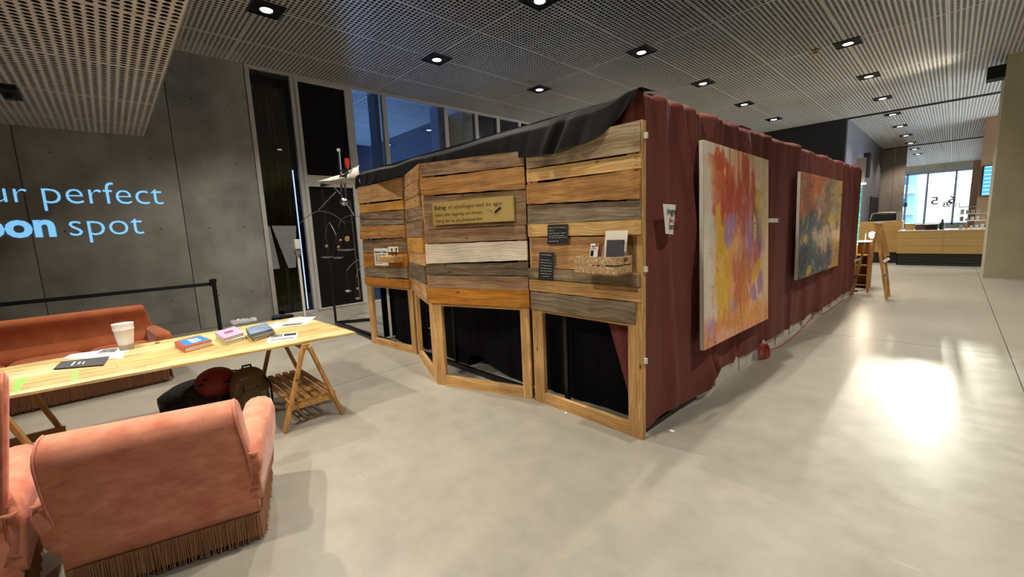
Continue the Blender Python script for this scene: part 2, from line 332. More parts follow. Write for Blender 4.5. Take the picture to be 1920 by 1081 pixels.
# poured slabs with recessed saw-cut joints between them
JX = [-18, -9.7, -4.6, .55, 7.0]; JY = [-6, 7.06, 15.2, 24, 33, 45.2]; g_ = .004
for i in range(len(JX)-1):
    for j in range(len(JY)-1):
        MB().box(JX[i]+g_, JX[i+1]-g_, JY[j]+g_, JY[j+1]-g_, -.05, 0).build('floor_slab', M['floor'], fl)
MB().box(-18, 7, -6, 45.2, -.09, -.012).build('joint_bed', mat('dark_joint', '#4e4a42', rough=.8), fl)
# ---- ceiling: perforated metal panels, real holes, shared mesh
def panel_mesh(nx, ny, name):
    px, py = 1.3875, 2.985; mg = .014; cx = (px-2*mg)/nx; cy = (py-2*mg)/ny; R = .0272; K = 12; hz = .006
    v = []; f = []
    vid = {}
    def V(x, y, z=0.):
        k = (round(x, 5), round(y, 5), round(z, 5))
        if k not in vid: vid[k] = len(v); v.append((x, y, z))
        return vid[k]
    for i in range(nx):
        for j in range(ny):
            ox = -px/2+mg+(i+.5)*cx; oy = -py/2+mg+(j+.5)*cy; hx = cx/2; hy = cy/2
            ring = [(ox+R*math.cos(2*math.pi*k/K), oy+R*math.sin(2*math.pi*k/K)) for k in range(K)]
            lo = [V(*p) for p in ring]; hi = [V(p[0], p[1], hz) for p in ring]
            E = V(ox+hx, oy); N = V(ox, oy+hy); W = V(ox-hx, oy); S = V(ox, oy-hy)
            q = [(E, V(ox+hx, oy+hy), N, [3, 2, 1, 0]), (N, V(ox-hx, oy+hy), W, [6, 5, 4, 3]), (W, V(ox-hx, oy-hy), S, [9, 8, 7, 6]), (S, V(ox+hx, oy-hy), E, [0, 11, 10, 9])]
            for a, c, b2, rg in q: f.append(tuple([a, c, b2]+[lo[t] for t in rg]))
            for k in range(K): f.append((lo[k], lo[(k+1) % K], hi[(k+1) % K], hi[k]))
    x0, x1, y0, y1 = -px/2+.002, px/2-.002, -py/2+.002, py/2-.002; a0, a1, b0, b1 = -px/2+mg, px/2-mg, -py/2+mg, py/2-mg
    for X0, X1, Y0, Y1 in ((x0, x1, y0, b0), (x0, x1, b1, y1), (x0, a0, b0, b1), (a1, x1, b0, b1)):
        k = len(v); v += [(X0, Y0, 0), (X1, Y0, 0), (X1, Y1, 0), (X0, Y1, 0)]; f.append((k, k+1, k+2, k+3))
    for (a, b2) in (((x0, y0), (x1, y0)), ((x1, y0), (x1, y1)), ((x1, y1), (x0, y1)), ((x0, y1), (x0, y0))):
        k = len(v); v += [(a[0], a[1], 0), (b2[0], b2[1], 0), (b2[0], b2[1], .03), (a[0], a[1], .03)]; f.append((k, k+1, k+2, k+3))
    me = bpy.data.meshes.new(name); me.from_pydata(v, [], f); me.update(); me.materials.append(M['ceil']); return me
PM = panel_mesh(19, 41, 'ceiling_panel')
ceil = MB().box(-17.8, 7.0, .70, 45.2, CZ+.22, CZ+.30).build('ceiling', M['void']); ceil['kind'] = 'structure'
def put_panel(x, y, z, parent):
    o = bpy.data.objects.new('ceiling_panel', PM); COL.objects.link(o); o.location = (x, y, z); o.parent = parent
PX = 1.3875; PY = 2.985; X0 = -1.69; Y0 = 5.03
rows = [Y0+PY*(k+.5) for k in range(-2, 14)]
for k, yc in enumerate(rows):
    if yc > 44: continue
    if 18.9 < yc-PY/2 < 19.7: pass
    for c in range(-12, 6):
        xc = X0+PX*(c+.5)
        if xc < WX-.2 and not (2 < yc < 8.6): continue
        if xc < WX-6.6: continue
        if yc > 19.4 and xc < -3.4: continue
        if yc > 15.5 and xc > 3.2: continue
        put_panel(xc, yc, CZ, ceil)
# black service slots across the ceiling
for i, (y_, x0_) in enumerate(((19.42, -9.6), (30.35, -2.75))):
    b_ = MB().box(x0_, 3.0, y_-.09, y_+.09, CZ-.03, CZ+.01).build('ceiling_slot', M['black'], ceil)
# ---- dropped ceiling over the lounge
dc = MB().box(WX, 7.0, -6, .69, DZ+.20, DZ+.26).build('ceiling_lowered', M['void']); dc['kind'] = 'structure'
MB().box(WX, 7.0, .645, .69, DZ+.03, CZ+.2).build('bulkhead', M['black'], dc)
for c in range(-4, 8):
    for r_ in range(2):
        put_panel(-4.67+PX*(c+.5), .69-PY*(r_+.5), DZ, dc)
MB().box(WX, 7.0, .682, .694, DZ-.002, DZ+.035).build('edge_trim', M['alu'], dc)
# ---- left wall: cast concrete panels with shadow joints
wl = MB().box(WX-.30, WX-.05, -6, 2.30, 0, CZ+.2).build('wall_left', M['void']); wl['kind'] = 'structure'
for y0, y1 in ((-6, -4.72), (-4.715, -2.76), (-2.755, -.80), (-.795, 1.065), (1.072, 2.315)):
    o = MB().box(-.05, 0, y0+.002, y1-.002, 0, CZ+.18).build('concrete_panel', M['concrete'], wl); o.location = (WX, 0, 0)
bh = []
for z in (.62, 1.9, 3.1, 4.2):
    for y in (-2.2, -1.3, -.45, .72, 1.42, 1.98):
        bh.append(MB().lathe([(0.0, 0), (.011, 0), (.011, .003), (.0, .003)], 10))
        o = bh[-1].build('tie_hole', M['black'], wl); o.matrix_basis = Matrix.Translation((WX+.0005, y, z)) @ Matrix.Rotation(math.pi/2, 4, 'Y')
bl = MB().box(WX, WX+.02, -6, 2.32, 0, .035).build('baseboard_left', M['alu']); bl['kind'] = 'structure'
# ---- glazed wall, bay by bay
FW = mat('warm_grey_aluminium', '#c0bdb8', '#c9c6c1', rough=.45, metal=.2)
def vbar(mb, y0, y1, z0, z1, d=.09): mb.box(WX-d, WX+.02, y0, y1, z0, z1)
olive = mat('olive_curtain', '#6a5f2c', '#867a40', rough=.35, scale=(1, 8, .6), spec=.6)
def ridged(name, x, y0, y1, z0, z1, m, parent, lam=.115, amp=.035):
    n = int((y1-y0)/.012); P = np.zeros((n, 2, 3)); ys = np.linspace(y0, y1, n)
    P[:, :, 1] = ys[:, None]; P[:, 0, 2] = z0; P[:, 1, 2] = z1; P[:, :, 0] = x+(amp*np.sin(2*np.pi*ys/lam+.8*vnoise(ys*3, 3)))[:, None]
    return MB().grid(P).build(name, m, parent, smooth='all', fix=False)
def bay(n, y0, y1, mull, z1=4.93):
    w_ = thing('window_%d' % n, None, None, (0, 0, 0), kind='structure')
    f_ = MB(); vbar(f_, y0, y0+mull, 0, CZ); f_.box(WX-.09, WX+.02, y0+mull, y1, 4.94, CZ); f_.box(WX-.09, WX+.02, y0+mull, y1, 0, .06); f_.build('window_frame', FW, w_, bevel=.006)
    MB().box(WX-.045, WX-.037, y0+mull, y1, .06, 4.94).build('pane', M['glass'], w_)
    return w_
w1 = bay(1, 2.32, 3.12, .08)
ridged('curtain', -9.86, 2.36, 3.04, .05, 4.72, olive, w1)
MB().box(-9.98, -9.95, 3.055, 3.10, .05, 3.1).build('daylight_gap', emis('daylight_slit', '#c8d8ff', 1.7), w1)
MB().box(-10.2, -10.15, 2.3, 4.3, 0, CZ).build('dark_backing', M['black'], w1)
st = MB(); frost = mat('frosted_film', '#77797a', '#83868a', rough=.5)
def yzpoly(pts, x, t=.002): # polygon from picture points on plane x
    q = [gx(a, b, x) for a, b in pts]; return [(p.y, p.z) for p in q]
for pts in (((499, 424), (506, 424), (525, 503), (508, 505)), ((509, 423), (555, 423), (555, 501), (541, 502))):
    o = MB().prism(yzpoly(pts, WX-.03), .002, (WX-.03, 0, 0), 'x').build('frosted_sticker', frost, w1)
w2 = bay(2, 3.12, 4.31, .08)
ft = MB(); ft.box(WX-.09, WX+.03, 3.20, 4.31, 2.80, 2.94); ft.build('transom', FW, w2, bevel=.006)
ff = MB()
for z0, z1 in ((2.94, 4.94), (.04, 2.80)):
    ff.box(WX-.06, WX+.035, 3.20, 3.27, z0, z1); ff.box(WX-.06, WX+.035, 4.24, 4.31, z0, z1); ff.box(WX-.06, WX+.035, 3.27, 4.24, z1-.07, z1); ff.box(WX-.06, WX+.035, 3.27, 4.24, z0, z0+.03)
ff.build('sash', FW, w2, bevel=.005)
blk = mat('blackout_panel', '#120e0f', '#151112', rough=.7, spec=.15)
MB().box(WX-.034, WX-.01, 3.27, 4.24, 2.96, 4.88).build('blackout_panel', blk, w2)
MB().box(WX-.034, WX-.01, 3.27, 4.24, .06, 2.74).build('blackout_panel', blk, w2)
w3 = bay(3, 4.31, 5.155, .12); w4 = bay(4, 5.155, 6.94, .109); w5 = bay(5, 6.94, 8.0, .12); w6 = bay(6, 8.0, 8.835, .117); w7 = bay(7, 8.835, 9.75, .128); w8 = bay(8, 9.75, 10.8, .12); w9 = bay(9, 10.8, 12.0, .12)
MB().box(-9.84, -9.81, 7.06, 8.0, 0, 4.75).build('dark_blind', olive, w5)
MB().box(-9.84, -9.81, 8.97, 9.75, 0, 4.9).build('lit_blind', mat('terracotta_blind', '#a0522e', '#b26036', rough=.7), w7)
bp_ = mat('blue_reveal', '#8f9bb0', '#9aa6ba', rough=.5)
rv = MB(); rv.box(-10.10, -9.74, 5.02, 5.12, 0, 5.0); rv.box(-10.10, -9.74, 6.80, 6.93, 0, 5.0); rv.build('reveal_post', bp_, w4)
# the unlit room beyond the glass, washed by blue evening light
bw = mat('blue_room_wall', '#5b6270', '#626a78', rough=.8)
br = MB(); br.box(-17.6, WX-.1, 7.65, 7.8, 0, CZ+.2); br.box(-17.8, -17.6, 2.3, 7.8, 0, CZ+.2); br.box(-17.6, WX-.1, 2.18, 2.3, 0, CZ+.2)
br.box(-17.6, -9.76, 4.27, 4.35, 0, CZ+.2); o = br.build('wall_beyond', bw); o['kind'] = 'structure'
MB().box(-17.6, WX-.1, 7.80, 12.0, 0, .02).build('wall_beyond_floor', M['black'], o)
MB().box(-12, -11.9, 7.8, 12, 0, CZ+.2).build('back_panel', M['black'], o)
ld = bpy.data.lights.new('blue_room_fill', 'AREA'); lo = bpy.data.objects.new('blue_room_fill', ld); COL.objects.link(lo)
ld.energy = BLUE_W; ld.color = (.26, .46, 1); ld.shape = 'RECTANGLE'; ld.size = 3; ld.size_y = 2.6; lo.location = (-13.6, 6.0, .6); lo.rotation_euler = (math.pi, 0, 0)  # area lamp added to wash the room blue, no visible fixture
# ---- wall past the glazing, the dark box in the middle distance, back and right walls (out of frame)
wb = MB().box(WX-.2, WX, 12.0, 19.3, 0, CZ+.2).build('wall_left_far', M['concrete']); wb['kind'] = 'structure'
db = thing('wall_box', None, None, kind='structure')
MB().box(-9.6, -2.82, 19.30, 19.42, 0, CZ).build('box_front', M['darkwall'], db)
MB().box(-2.92, -2.80, 19.42, 30.3, 0, CZ).build('box_side', mat('lit_side_wall', '#55565f', '#5f606a', rough=.35, scale=(.5, .5, .5)), db)  # near-black box; light on this side is put into the paler colour
MB().box(-2.80, -2.77, 26.6, 29.6, 0, 2.45).build('door_leaf', M['black'], db)
MB().box(-2.80, -2.62, 23.7, 24.3, 3.2, 4.2).build('wall_speaker', M['black'], db)
p_ = MB()
for x0, x1 in ((-2.80, -2.32), (-2.30, -1.86)): p_.box(x0, x1, 30.3, 30.5, 0, CZ)
o = p_.build('wall_pillar', mat('taupe_panel', '#7d7067', '#8b7d73', rough=.6)); o['kind'] = 'structure'
o = MB().box(-6, -2.8, 30.5, 30.7, 0, CZ).build('wall_behind_pillar', M['darkwall']); o['kind'] = 'structure'
wr = MB(); wr.box(7.0, 7.2, -6, 15, 0, CZ+.2); wr.box(-9.8, 7.2, -6.2, -6, 0, CZ+.2)
o = wr.build('wall_right', mat('plain_wall', '#8c8779', '#989384', rough=.8)); o['kind'] = 'structure'
# ---- big concrete column at the right
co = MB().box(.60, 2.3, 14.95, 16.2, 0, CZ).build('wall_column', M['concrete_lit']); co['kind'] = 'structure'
MB().box(.32, .60, 15.0, 15.4, 4.55, 4.82).build('column_top_box', M['black'], co)  # plain black box; the spot in front of it is added
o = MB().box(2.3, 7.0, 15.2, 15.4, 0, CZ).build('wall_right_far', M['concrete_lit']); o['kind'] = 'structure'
d = bpy.data.lights.new('added_ceiling_spot', 'SPOT'); d.energy = 230; d.color = (1, .88, .72); d.spot_size = math.radians(80); d.spot_blend = 1; d.shadow_soft_size = .12  # spot added to brighten the ceiling patch, not a known lamp
l = bpy.data.objects.new('added_ceiling_spot', d); COL.objects.link(l); l.location = (.40, 14.90, 4.2); l.rotation_euler = Vector((-1.25, -.75, .36)).to_track_quat('-Z', 'Y').to_euler(); l.parent = co
# ---- kitchen side wall with wood cladding and far glazing
kw = thing('wall_kitchen', None, None, kind='structure')
tk = mat('brown_cladding', '#7d5f42', '#8f6f4f', rough=.6, scale=(1, 6, 1))
for k in range(9): MB().box(1.62, 1.72, 24+k*2.33, 24+(k+1)*2.33-.02, 0, CZ).build('cladding_panel', tk, kw)
MB().box(.75, 1.62, 44.2, 44.3, 0, CZ).build('cladding_panel', tk, kw)
FY = 45.0
wf = thing('window_10', None, None, kind='structure')
fm = mat('far_window_frame', '#9aa2b6', '#a5adc0', rough=.5)
fr = MB(); xs = [-3.25, -2.62, -1.50, -.02, .80]
for x in xs: fr.box(x-.05, x+.07, FY, FY+.15, .0, 4.5)
fr.box(-3.25, .85, FY, FY+.15, 4.42, 4.6); fr.box(-3.25, .85, FY, FY+.15, .60, .74)
fr.build('window_frame', fm, wf)
for a, b in zip(xs[:-1], xs[1:]): MB().box(a+.07, b-.05, FY+.06, FY+.07, .74, 4.42).build('pane', M['glass'], wf)
o = MB(); o.box(-9, 7, FY+.01, FY+.2, 4.6, CZ+.2); o.box(-9, -3.3, FY+.01, FY+.2, 0, 4.6); o.box(.85, 7, FY+.01, FY+.2, 0, 4.6); o.box(-3.3, .85, FY+.01, FY+.2, 0, .6)
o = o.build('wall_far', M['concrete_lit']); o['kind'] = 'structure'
# mirrored signage on the far glass
sg = mat('grey_lettering', '#4c4c50', rough=.6)
for s_, x, y, hh in (('5', 1752, 383, 14), ('6', 1784, 381, 14), ('3', 1772, 388, 9), ('9', 1779, 388, 11), ('11', 1795, 388, 8), ('1', 1697, 388, 8), ('4', 1688, 388, 8)):
    p = gy(x, y, FY-.02); text_mesh('glass_number', s_, sg, wf, frame_mx((p.x, p.y, p.z), (-1, 0, 0), (0, 0, 1)), height=hh/785*30.7, width=hh/785*30.7*.7, align='CENTER')
# ---- outside: a pale building and ground seen through the far glass
ob = thing('apartment_building', 'pale blue apartment block with balconies seen through the far window', 'building', (-4, 62, 0))
bm_ = mat('blue_grey_facade', '#86b6dd', '#9cc6e6', rough=.7); MB().box(-9, 1.1, 0, 8, 0, 14).build('facade', bm_, ob)
MB().box(1.1, 9, 6, 12, 0, 4.4).build('facade', mat('cream_facade', '#d9cdbb', '#e8decd', rough=.7), ob)  # second block in an even cream colour
for k in range(4):
    MB().box(-6, 1.2, -1.2, 0, 1.4+k*2.2, 1.55+k*2.2).build('balcony_slab', mat('balcony_white', '#c6d6e2', rough=.6), ob)
    MB().box(-6, 1.2, -1.2, -1.15, 1.55+k*2.2, 2.3+k*2.2).build('balcony_rail', bm_, ob)
    for j in range(4): MB().box(-5.5+j*1.7, -4.6+j*1.7, -.03, .02, 1.7+k*2.2, 3.1+k*2.2).build('window', mat('blue_pane', '#2f6fb0', rough=.2), ob)
o = MB().box(-40, 40, 45.3, 120, -.1, -.02).build('ground_outside', mat('pale_paving', '#b9b4aa', rough=.8)); o['kind'] = 'structure'
# ================================================================== CEILING LIGHTS
def make_downlight(label, W, z=CZ):
    t = thing('ceiling_downlight', label, 'ceiling light', (0, 0, 0), 0, 'square recessed ceiling downlights')
    fr = MB(); s = .215
    fr.box(-s, s, -s, s, -.008, .006); fr.build('backing_plate', M['black'], t)
    r_ = MB(); r_.box(-s, s, -s, -s+.02, -.02, -.008); r_.box(-s, s, s-.02, s, -.02, -.008); r_.box(-s, -s+.02, -s+.02, s-.02, -.02, -.008); r_.box(s-.02, s, -s+.02, s-.02, -.02, -.008); r_.build('frame', M['blackmetal'], t)
    MB().lathe([(.080, -.022), (.104, -.030), (.104, -.008)], 24).build('lamp_ring', mat('lamp_ring_metal', '#55534f', rough=.3, metal=1), t, smooth=True)
    MB().lathe([(0, -.024), (.083, -.024), (.083, -.020), (0, -.020)], 24).build('lamp_lens', M['lamp'], t)
    d = bpy.data.lights.new('downlight_beam', 'SPOT'); d.energy = W; d.color = (1, .92, .80); d.spot_size = math.radians(118); d.spot_blend = .75; d.shadow_soft_size = .04
    l = bpy.data.objects.new('downlight_beam', d); COL.objects.link(l); l.parent = t; l.location = (0, 0, -.05)
    return t
OR = ['nearest', 'second', 'third', 'fourth', 'fifth', 'sixth', 'seventh', 'eighth', 'ninth', 'tenth', 'eleventh', 'twelfth']
proto = make_downlight('x', SPOT_W); first = True
for rn, x, n, y00 in (('row by the glazed wall', -7.23, 6, 2.13), ('middle row above the plank booth', -4.50, 6, 2.13), ('right-hand row running far back', -1.68, 12, 2.13)):
    for k in range(n):
        o = proto if first else copy_tree(proto); first = False
        o.location = (x, y00+k*2.985, CZ); o['label'] = 'recessed square ceiling light, %s of the %s' % (OR[k], rn)
# extra lamps of the same kind over the unseen right part of the hall
for k in range(4):
    o = copy_tree(proto); o.location = (1.15+(k % 2)*2.8, 2.13+(k//2)*5.97, CZ); o['label'] = 'recessed ceiling light over the unseen right side of the hall, %s one' % ('near left', 'near right', 'far left', 'far right')[k]
# spots on the lowered ceiling
def drop_spot(x, y, label, W, aim):
    t = thing('ceiling_spotlight', label, 'spotlight', (x, y, DZ), 0, 'black spotlights on the lowered ceiling')
    MB().box(-.24, .24, -.075, .075, -.06, .0).build('housing', M['black'], t)
    MB().lathe([(.05, -.11), (.055, -.06), (0, -.06)], 16).build('lamp_head', M['blackmetal'], t, smooth=True)
    MB().lathe([(0, -.108), (.045, -.108), (.045, -.104), (0, -.104)], 16).build('lamp_lens', M['lamp'], t)
    d = bpy.data.lights.new('spot_beam', 'SPOT'); d.energy = W; d.color = (1, .90, .76); d.spot_size = math.radians(100); d.spot_blend = .8; d.shadow_soft_size = .03
    l = bpy.data.objects.new('spot_beam', d); COL.objects.link(l); l.parent = t; l.location = (0, 0, -.13)
    l.rotation_euler = Vector(aim).to_track_quat('-Z', 'Y').to_euler()
drop_spot(-7.60, -.58, 'black spotlight under the lowered ceiling at the left picture edge', DROP_W, (.5, .3, -1))
drop_spot(-4.0, -.45, 'black spotlight on the lowered ceiling above the trestle table', DROP_W*1.5, (-.05, .25, -1))
drop_spot(-2.2, -.58, 'black spotlight on the lowered ceiling behind the armchairs', DROP_W, (-.3, .8, -1))
t = thing('smoke_detector', 'small orange smoke detector on the ceiling left of a downlight', 'detector', tuple(gz(1530, 93, CZ)))
MB().lathe([(.05, -.05), (.075, -.03), (.075, 0), (0, 0)], 16).build('base', M['alu'], t, smooth=True)
MB().lathe([(0, -.09), (.045, -.085), (.05, -.05)], 16).build('sensor_cap', mat('orange_plastic', '#c98a2a', rough=.4), t, smooth=True)
# the projected slogan on the concrete (light from a projector: it glows)
pt = thing('projected_slogan', 'light blue projected lettering on the concrete wall behind the sofa', 'projection', (WX+.006, -.6, 1.8))
em = emis('projected_light_blue', '#7ec4f5', .95)
def wtext(body, x0, x1, yb, bold=0, ht=None):
    a = gx(x0, yb, WX+.006); b = gx(x1, yb, WX+.006); 
    return text_mesh('lettering', body, em, pt, frame_mx((WX+.006, a.y, (a.z+b.z)/2), (0, 1, 0), (0, 0, 1)), width=b.y-a.y, bold=bold, extrude=.0005)
wtext('perfect', 82, 307, 382, bold=-.012)
wtext('ur', -17, 54, 379, bold=-.012); wtext('yo', -100, -28, 379, bold=-.012)
wtext('noon', -95, 107, 444, bold=.035); wtext('spot', 132, 271, 440, bold=-.012)
# ================================================================== PLANK PANELS
def C(ox, oy, s): return lambda *pts: [(ox+a/s, oy+b/s) for a, b in pts]
cR1 = C(970, 210, 4.7); cR2 = C(970, 400, 4.7); cM1 = C(780, 270, 5.148); cM2 = C(780, 430, 6.757); cN1 = C(660, 300, 7.206); cN2 = C(660, 430, 7.206)
cF = C(960, 480, 3.003); cG = C(660, 400, 3.003); cH = C(680, 520, 5.147)
PANELS = {
 'R': dict(P=(-2.642, 2.752), Q=(-1.509, 2.732), label='right-hand reclaimed plank panel holding the chipboard crate, next to the maroon curtain', planks=[
   (cR1((82, 295), (1095, 75), (1090, 348), (95, 500)), 'rough', 0, .02), (cR1((88, 510), (1097, 365), (1097, 495), (92, 618)), 'pine_light', 0, .012),
   (cR1((95, 640), (1097, 500), (1090, 765), (100, 812)), 'honey', 1, .026), (cR1((100, 820), (1097, 778), (1095, 942), (102, 988)), 'grey', .3, .016),
   (cR1((103, 990), (1100, 945))+cR2((1097, 182), (107, 205)), 'pine_light', 0, .018), (cR2((127, 212), (1058, 195), (1052, 520), (130, 475)), 'tan', 0, .004),
   (cR2((112, 478), (1088, 530), (1088, 645), (115, 565)), 'stained', .3, .028), (cR2((110, 573), (1092, 650), (1095, 782), (118, 675)), 'pine', 0, .014),
   (cR2((130, 683), (1050, 785), (1045, 970), (135, 835)), 'grey', .3, .022)]),
 'M': dict(P=(-3.742, 2.382), Q=(-2.679, 2.754), label='middle reclaimed plank panel carrying the yellow handwritten sign', planks=[
   (cM1((55, 190), (1048, 65), (1052, 210), (58, 320)), 'brown', .5, .02), (cM1((52, 335), (1052, 215), (1062, 430), (60, 500)), 'honey', .8, .024),
   (cM1((75, 510), (1060, 440), (1072, 775), (95, 825)), 'brown', 0, .008), (cM1((95, 830), (1062, 782), (1070, 918), (105, 958)), 'brown2', 0, .018),
   (cM1((105, 965), (1082, 928))+cM2((1425, 385), (150, 432)), 'whitewood', .5, .030), (cM2((150, 437), (1428, 415), (1432, 580), (155, 572)), 'darkgrey', .2, .022),
   (cM2((162, 578), (1428, 592), (1435, 768), (168, 735)), 'brown2', 0, .014), (cM2((163, 738), (1442, 770), (1450, 985), (170, 925)), 'orange', 0, .020)]),
 'N': dict(P=(-4.91, 2.85), Q=(-3.765, 2.392), label='narrow-looking plank panel folded back between the sign panel and the leftmost panel', planks=[
   (cN1((690, 235), (925, 45), (915, 255), (695, 400)), 'tan', .2, .018), (cN1((697, 405), (905, 265), (915, 460), (705, 555)), 'tan', 0, .018),
   (cN1((708, 560), (912, 465), (925, 620), (715, 680)), 'pine', 0, .014), (cN1((718, 685), (930, 625), (960, 795), (728, 845)), 'brown', 0, .020),
   (cN1((730, 850), (965, 800), (975, 1040), (738, 1038)), 'brown2', 0, .016), (cN2((742, 108), (975, 108), (988, 325), (752, 285)), 'amber', 0, .022),
   (cN2((765, 292), (990, 328), (1000, 495), (768, 425)), 'pine', 0, .012), (cN2((772, 428), (995, 500), (1020, 735), (780, 620)), 'darkgrey', .2, .022),
   (cN2((782, 625), (1020, 742), (1030, 980), (795, 795)), 'tan', 0, .016)]),
 'L': dict(P=(-6.044, 2.732), Q=(-4.915, 2.838), label='leftmost reclaimed plank panel with white notices pinned to it', planks=[
   (cN1((85, 385), (688, 225), (697, 520), (100, 590)), 'tan', .3, .020), (cN1((112, 605), (697, 540), (712, 665), (120, 715)), 'amber', .6, .016),
   (cN1((120, 720), (712, 672), (718, 795), (120, 795)), 'brown', .3, .020), (cN1((120, 799), (718, 801), (720, 865), (122, 880)), 'grey', .3, .018),
   (cN1((122, 885), (725, 870))+cN2((738, 105), (125, 130)), 'honey', .4, .022), (cN2((150, 150), (740, 110), (750, 310), (160, 318)), 'brown', .3, .010),
   (cN2((165, 322), (760, 320), (768, 510), (178, 505)), 'orange', 0, .018), (cN2((182, 510), (762, 515), (772, 660), (190, 625)), 'grey', .2, .022),
   (cN2((185, 630), (785, 675), (795, 795), (200, 740)), 'orange', 0, .026)]),
}
FR = {'R': (cF((120, 295), (130, 818), (733, 1038), (741, 300)), cF((178, 305), (183, 775), (655, 935), (661, 380))),
      'M': (cG((450, 505), (477, 962), (1020, 1047), (1003, 525)), cG((503, 510), (527, 917), (962, 975), (948, 530))),
      'N': (cH((487, 140), (540, 785), (706, 1030), (665, 240)), cH((522, 165), (552, 705), (668, 870), (635, 235))),
      'L': (cH((50, 70), (88, 642), (531, 757), (487, 130)), cH((95, 75), (125, 583), (473, 665), (437, 110)))}
panel_obj = {}
def plank_mesh(q, y0, th, live, seed):
    """q: TL,TR,BR,BL in panel plane; live = wobble of the long edges"""
    r = random.Random(seed); n = 12; top = []; bot = []
    for i in range(n+1):
        t = i/n; a = (1-t)*q[0][0]+t*q[1][0]; z = (1-t)*q[0][1]+t*q[1][1]; b = (1-t)*q[3][0]+t*q[2][0]; w_ = (1-t)*q[3][1]+t*q[2][1]
        k = .0012+.006*live; top.append((a, z+r.uniform(-k, k*.4))); bot.append((b, w_+r.uniform(-k*.4, k)))
    mb = MB(); mb.prism(top+bot[::-1], th, (0, y0, 0), 'y'); return mb
seed = 0
for key, d in PANELS.items():
    P, Q = d['P'], d['Q']; ang = math.atan2(Q[1]-P[1], Q[0]-P[0]); L_ = math.hypot(Q[0]-P[0], Q[1]-P[1])
    t = thing('plank_panel', d['label'], 'wooden panel', (P[0], P[1], 0), ang, 'reclaimed plank panels along the booth front'); panel_obj[key] = (t, P, Q, L_)
    ztop = []; nails_ = []
    for pts, m_, live, off in d['planks']:
        seed += 1; q = [plane_sz(a, b, P, Q) for a, b in pts]
        q = [(min(max(s_, -.02), L_+.02), z) for s_, z in q]; ztop += [q[0][1], q[1][1]]
        nails_ += [(q[i][0]+dx_, q[i][1]*(1-f_)+q[j][1]*f_, off) for i, j, dx_ in ((0, 3, .035), (1, 2, -.035)) for f_ in (.28, .74)]
        plank_mesh(q, -off, off+.006 if off < .02 else .024, live, seed).build('plank', M[m_], t)
    nm_ = MB()
    for a_, z_, of_ in nails_: nm_.prism([(a_+.0035*math.cos(k*math.pi/3), z_+.0035*math.sin(k*math.pi/3)) for k in range(6)], .003, (0, -of_-.0015, 0), 'y')
    nm_.build('nail_heads', M['blackmetal'], t, kind='stuff')
    # timber frame behind the boards: posts run the full height, rail at the foot
    o_, i_ = FR[key]; oo = [plane_sz(a, b, P, Q) for a, b in o_]; ii = [plane_sz(a, b, P, Q) for a, b in i_]
    tl = max(ztop[:2]); wl_ = max(.05, ii[1][0]-max(0, oo[1][0])); wr_ = max(.05, min(L_, oo[2][0])-ii[2][0]); zb = ii[1][1]; zr = ii[2][1]; zb = (zb+zr)/2
    s0 = max(0, oo[1][0]); s1 = min(L_, max(oo[2][0], oo[3][0])) if key != 'R' else L_
    FT = .045
    for a_, b_, ya_, zt2_ in ((s0, s0+wl_, .004, ztop[0]-.01), (s1-wr_, s1, .004 if key != 'R' else -.004, ztop[1]+(.006 if key == 'R' else -.01))):
        o = MB().box(0, zt2_, ya_, FT, -b_, -a_).build('post', M['pine'], t); o.rotation_euler = (0, -math.pi/2, 0)
    MB().box(s0+wl_, s1-wr_, .004, FT, 0, zb).build('bottom_rail', M['pine'], t)
    MB().box(s0+wl_, s1-wr_, .006, FT, min(ii[0][1], ii[3][1])-.02, min(ii[0][1], ii[3][1])+.05).build('cross_rail', M['pine'], t)
    print(key, 'L', round(L_, 3), 'frame', round(wl_, 3), round(wr_, 3), round(zb, 3), [round(z, 2) for z in ztop[:2]])
# wooden catches poking out at the panel edges
tR, PR, QR, LR = panel_obj['R']
for z in (2.22, 1.30, .62): MB().box(LR, LR+.025, .01, .03, z-.02, z+.02).build('wooden_catch', M['whitecloth'], tR)
# ================================================================== BOOTH SKELETON, CLOTHS
bt = thing('booth_frame', 'black steel and timber booth skeleton behind the plank panels with a white block plinth', 'frame', (-1.6, 2.9, 0))
def bx(y): return -1.545+(y-2.83)*.0213      # plane of the long side
fm_ = MB(); fm_.bar((-1.62, 2.84, .03), (-7.92, 2.92, .03), .05, .05); fm_.build('base_rail', M['blackmetal'], bt, world=True)
MB().bar((-7.92, 2.95, .03), (-7.60, 3.55, .03), .05, .05).build('base_rail', M['blackmetal'], bt, world=True)
MB().bar((-7.90, 2.95, .02), (-6.05, 2.80, .02), .03, .03).build('base_rail', M['blackmetal'], bt, world=True)
MB().bar((bx(2.85)-.02, 2.85, .02), (bx(4.2)-.02, 4.2, .02), .03, .04).build('base_rail', M['blackmetal'], bt, world=True)
for p in ((-7.92, 2.92), (-1.66, 2.90), (-1.46, 10.92), (-4.2, 2.98)): MB().bar((p[0], p[1], 0), (p[0], p[1], 2.52), .034, .034, up=(0, 1, 0)).build('steel_post', M['black'], bt, world=True)
MB().bar((-1.60, 2.88, 2.52), (-7.92, 2.92, 2.56), .05, .05).build('top_beam', M['blackmetal'], bt, world=True)
MB().bar((-1.66, 2.9, 2.52), (-1.46, 10.98, 2.52), .05, .05).build('top_beam', M['blackmetal'], bt, world=True)
blockm = mat('white_aerated_block', '#c9c1b2', '#d8d1c3', rough=.85, scale=(9, 9, 9))
y = 4.17
